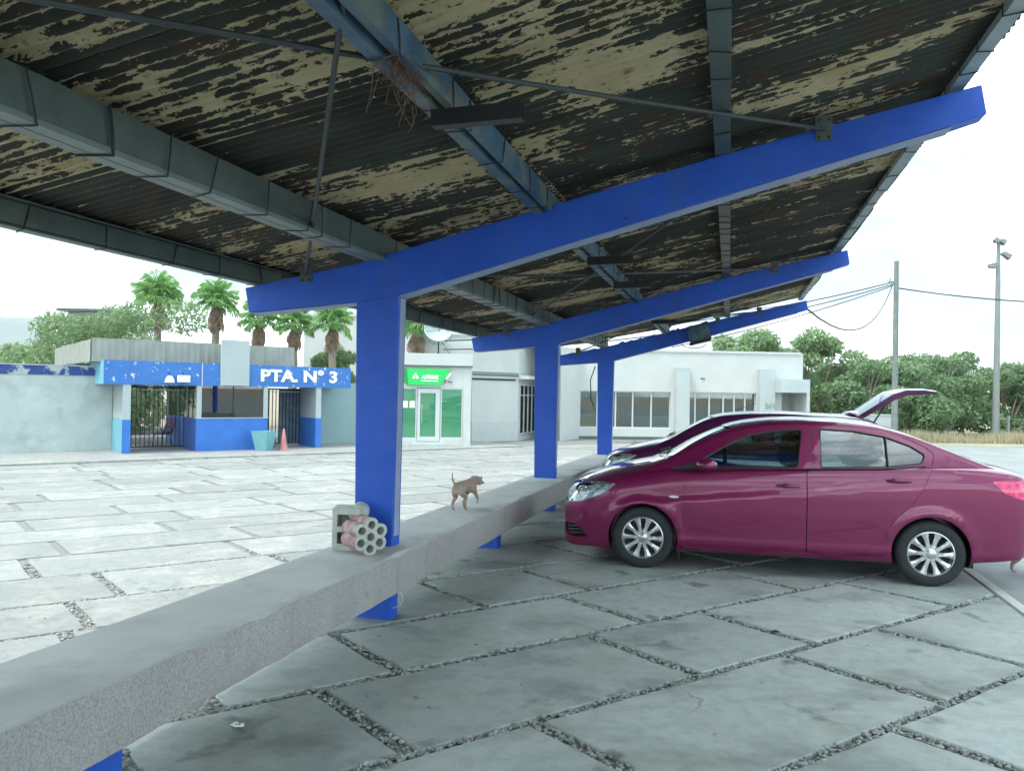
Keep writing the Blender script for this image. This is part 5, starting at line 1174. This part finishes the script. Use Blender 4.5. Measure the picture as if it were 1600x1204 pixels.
# dry grass verge
r = np.random.default_rng(5); n = 26000; X = r.uniform(14, 48, n); Y = 37+X*.05+np.abs(r.normal(0, 2.3, n)); hgt = r.uniform(.12, .5, n)*(1+.5*np.sin(X*1.3)*np.sin(Y)); a = r.uniform(0, 6.28, n); lean = r.uniform(-.15, .15, (n, 2))
V = np.stack([np.stack([X-.03*np.cos(a), Y-.03*np.sin(a), np.full(n, PL)], 1), np.stack([X+.03*np.cos(a), Y+.03*np.sin(a), np.full(n, PL)], 1), np.stack([X+lean[:, 0], Y+lean[:, 1], PL+hgt], 1)], 1).reshape(-1, 3)
me = D.meshes.new('dry_grass'); me.from_pydata(V.tolist(), [], np.arange(n*3).reshape(-1, 3).tolist()); me.materials.append(MT['drygrass']); tag(link(D.objects.new('dry_grass', me)), 'pale dry grass along the verge in front of the trees', 'grass', kind='stuff')
tag(MB().add([(12, 35.5, PL-.004), (80, 38.5, PL-.004), (80, 75, PL-.006), (12, 75, PL-.006)], [(0, 1, 2, 3)]).build('verge', MT['grass']), kind='structure')
# hills on the left horizon
us = np.linspace(-5200, -1500, 90); vs = np.linspace(2900, 4600, 22); mb = MB(); rr = np.random.default_rng(3); ph = rr.uniform(0, 6.28, 12)
def hz(x, y):
    t = (y-2900)/1700; env = math.sin(math.pi*min(1, max(0, t)))**.7; k = .78+.13*math.sin(x/520+ph[0])+.07*math.sin(x/190+ph[1])+.035*math.sin(x/75+ph[2]+y/200)+.02*math.sin(x/33+ph[3])+.05*math.sin(y/240+x/300)
    fall = sm((-1500-x)/620); return PL-2+330*env*k*fall
for y in vs:
    for x in us: mb.v.append((x, y, hz(x, y)))
for j in range(len(vs)-1):
    for i in range(len(us)-1): mb.f.append((j*90+i, j*90+i+1, (j+1)*90+i+1, (j+1)*90+i))
mb.m = [0]*len(mb.f); tag(mb.build('mountains', pm('hill_scrub', (.09, .12, .10), .95, var=.3, scale=.004, bmp=0, space='world'), smooth=180), kind='structure')

# ------------------------------------------------------------------ poles and wires
up = thing('utility_pole', 'dark concrete utility pole with wires behind the raised tailgate', 'pole', (17.95, 36, PL), 0)
part(MB().tube([(0, 0, 0), (0, 0, 8.6)], [.15, .10], 12), 'pole', MT['pole_grey'], up, smooth=60); part(MB().box(-.35, .1, -.05, .05, 7.55, 7.65), 'bracket', MT['pole_grey'], up)
part(MB().lathe([(.0, -.08), (.05, -.06), (.06, 0), (.05, .06), (0, .08)], 10, 'z', (-.3, 0, 7.75)), 'insulator', MT['white2'], up)
lm = thing('light_mast', 'tall pale light mast with floodlights at its top near the right edge', 'light mast', (26.85, 42.6, PL), 0)
part(MB().tube([(0, 0, 0), (.05, 0, 11.1)], [.19, .10], 14), 'pole', MT['mast'], lm, smooth=60)
for (dx, z, tx, ln) in ((.22, 10.95, .5, .3), (-.15, 11.0, -.6, .25), (.42, 10.2, .55, .5), (-.38, 9.6, -.1, .34)):
    o = MB().prism([(-ln/2, -.10), (ln/2, -.17), (ln/2, .17), (-ln/2, .10)], -.14, .14).xf(Matrix.Rotation(tx, 4, 'Y')).build('flood_head', MT['mast'], lm, bevel=.02, loc=(dx, -.1, z)); MB().tube([(-dx*.8, .1, .05), (0, 0, 0)], .03, 6).build('bracket', MT['mast'], o)
ps = thing('short_post', 'short pale post in the dry grass right of the light mast', 'post', (27.8, 43, PL), 0); part(MB().tube([(0, 0, 0), (0, 0, 1.3)], .09, 8), 'post', MT['mast'], ps)
cable('overhead_wire', [(17.95, 36, 6.9), (34, 38, 6.9)], .45, .032, 'single overhead wire sagging from the utility pole to the right edge', mt=MT['wire'])
cable('overhead_wire', [(17.75, 36, 7.15), (-3, 33.5, 3.9)], .6, .026, 'upper overhead wire from the utility pole across the white building')
cable('overhead_wire', [(17.75, 36, 7.05), (-3, 33.2, 3.5)], .75, .026, 'lower overhead wire from the utility pole across the white building')
cable('overhead_wire', [(17.8, 36, 7.1), UV(1.47, 16.5, 3.5)], 1.15, .022, 'loose wire looping from the utility pole down to the tip of the farthest beam')
cable('overhead_wire', [(17.8, 36, 7.0), (7.5, 36.2, 3.95)], .2, .024, 'short wire from the utility pole to the parapet of the white building')
# air between here and the hills
hm, hn, hb_ = newmat('haze_air'); hn.nodes.remove(hb_); pv = hn.nodes.new('ShaderNodeVolumePrincipled'); pv.inputs['Color'].default_value = (.86, .93, .97, 1); pv.inputs['Density'].default_value = .00022
hn.links.new(pv.outputs[0], hn.nodes['Material Output'].inputs['Volume'])
tag(MB().box(-5400, 2800, -400, 4800, -2.5, 460).build('haze', hm), kind='stuff')
# fine touch: report
print('objects', len(D.objects))
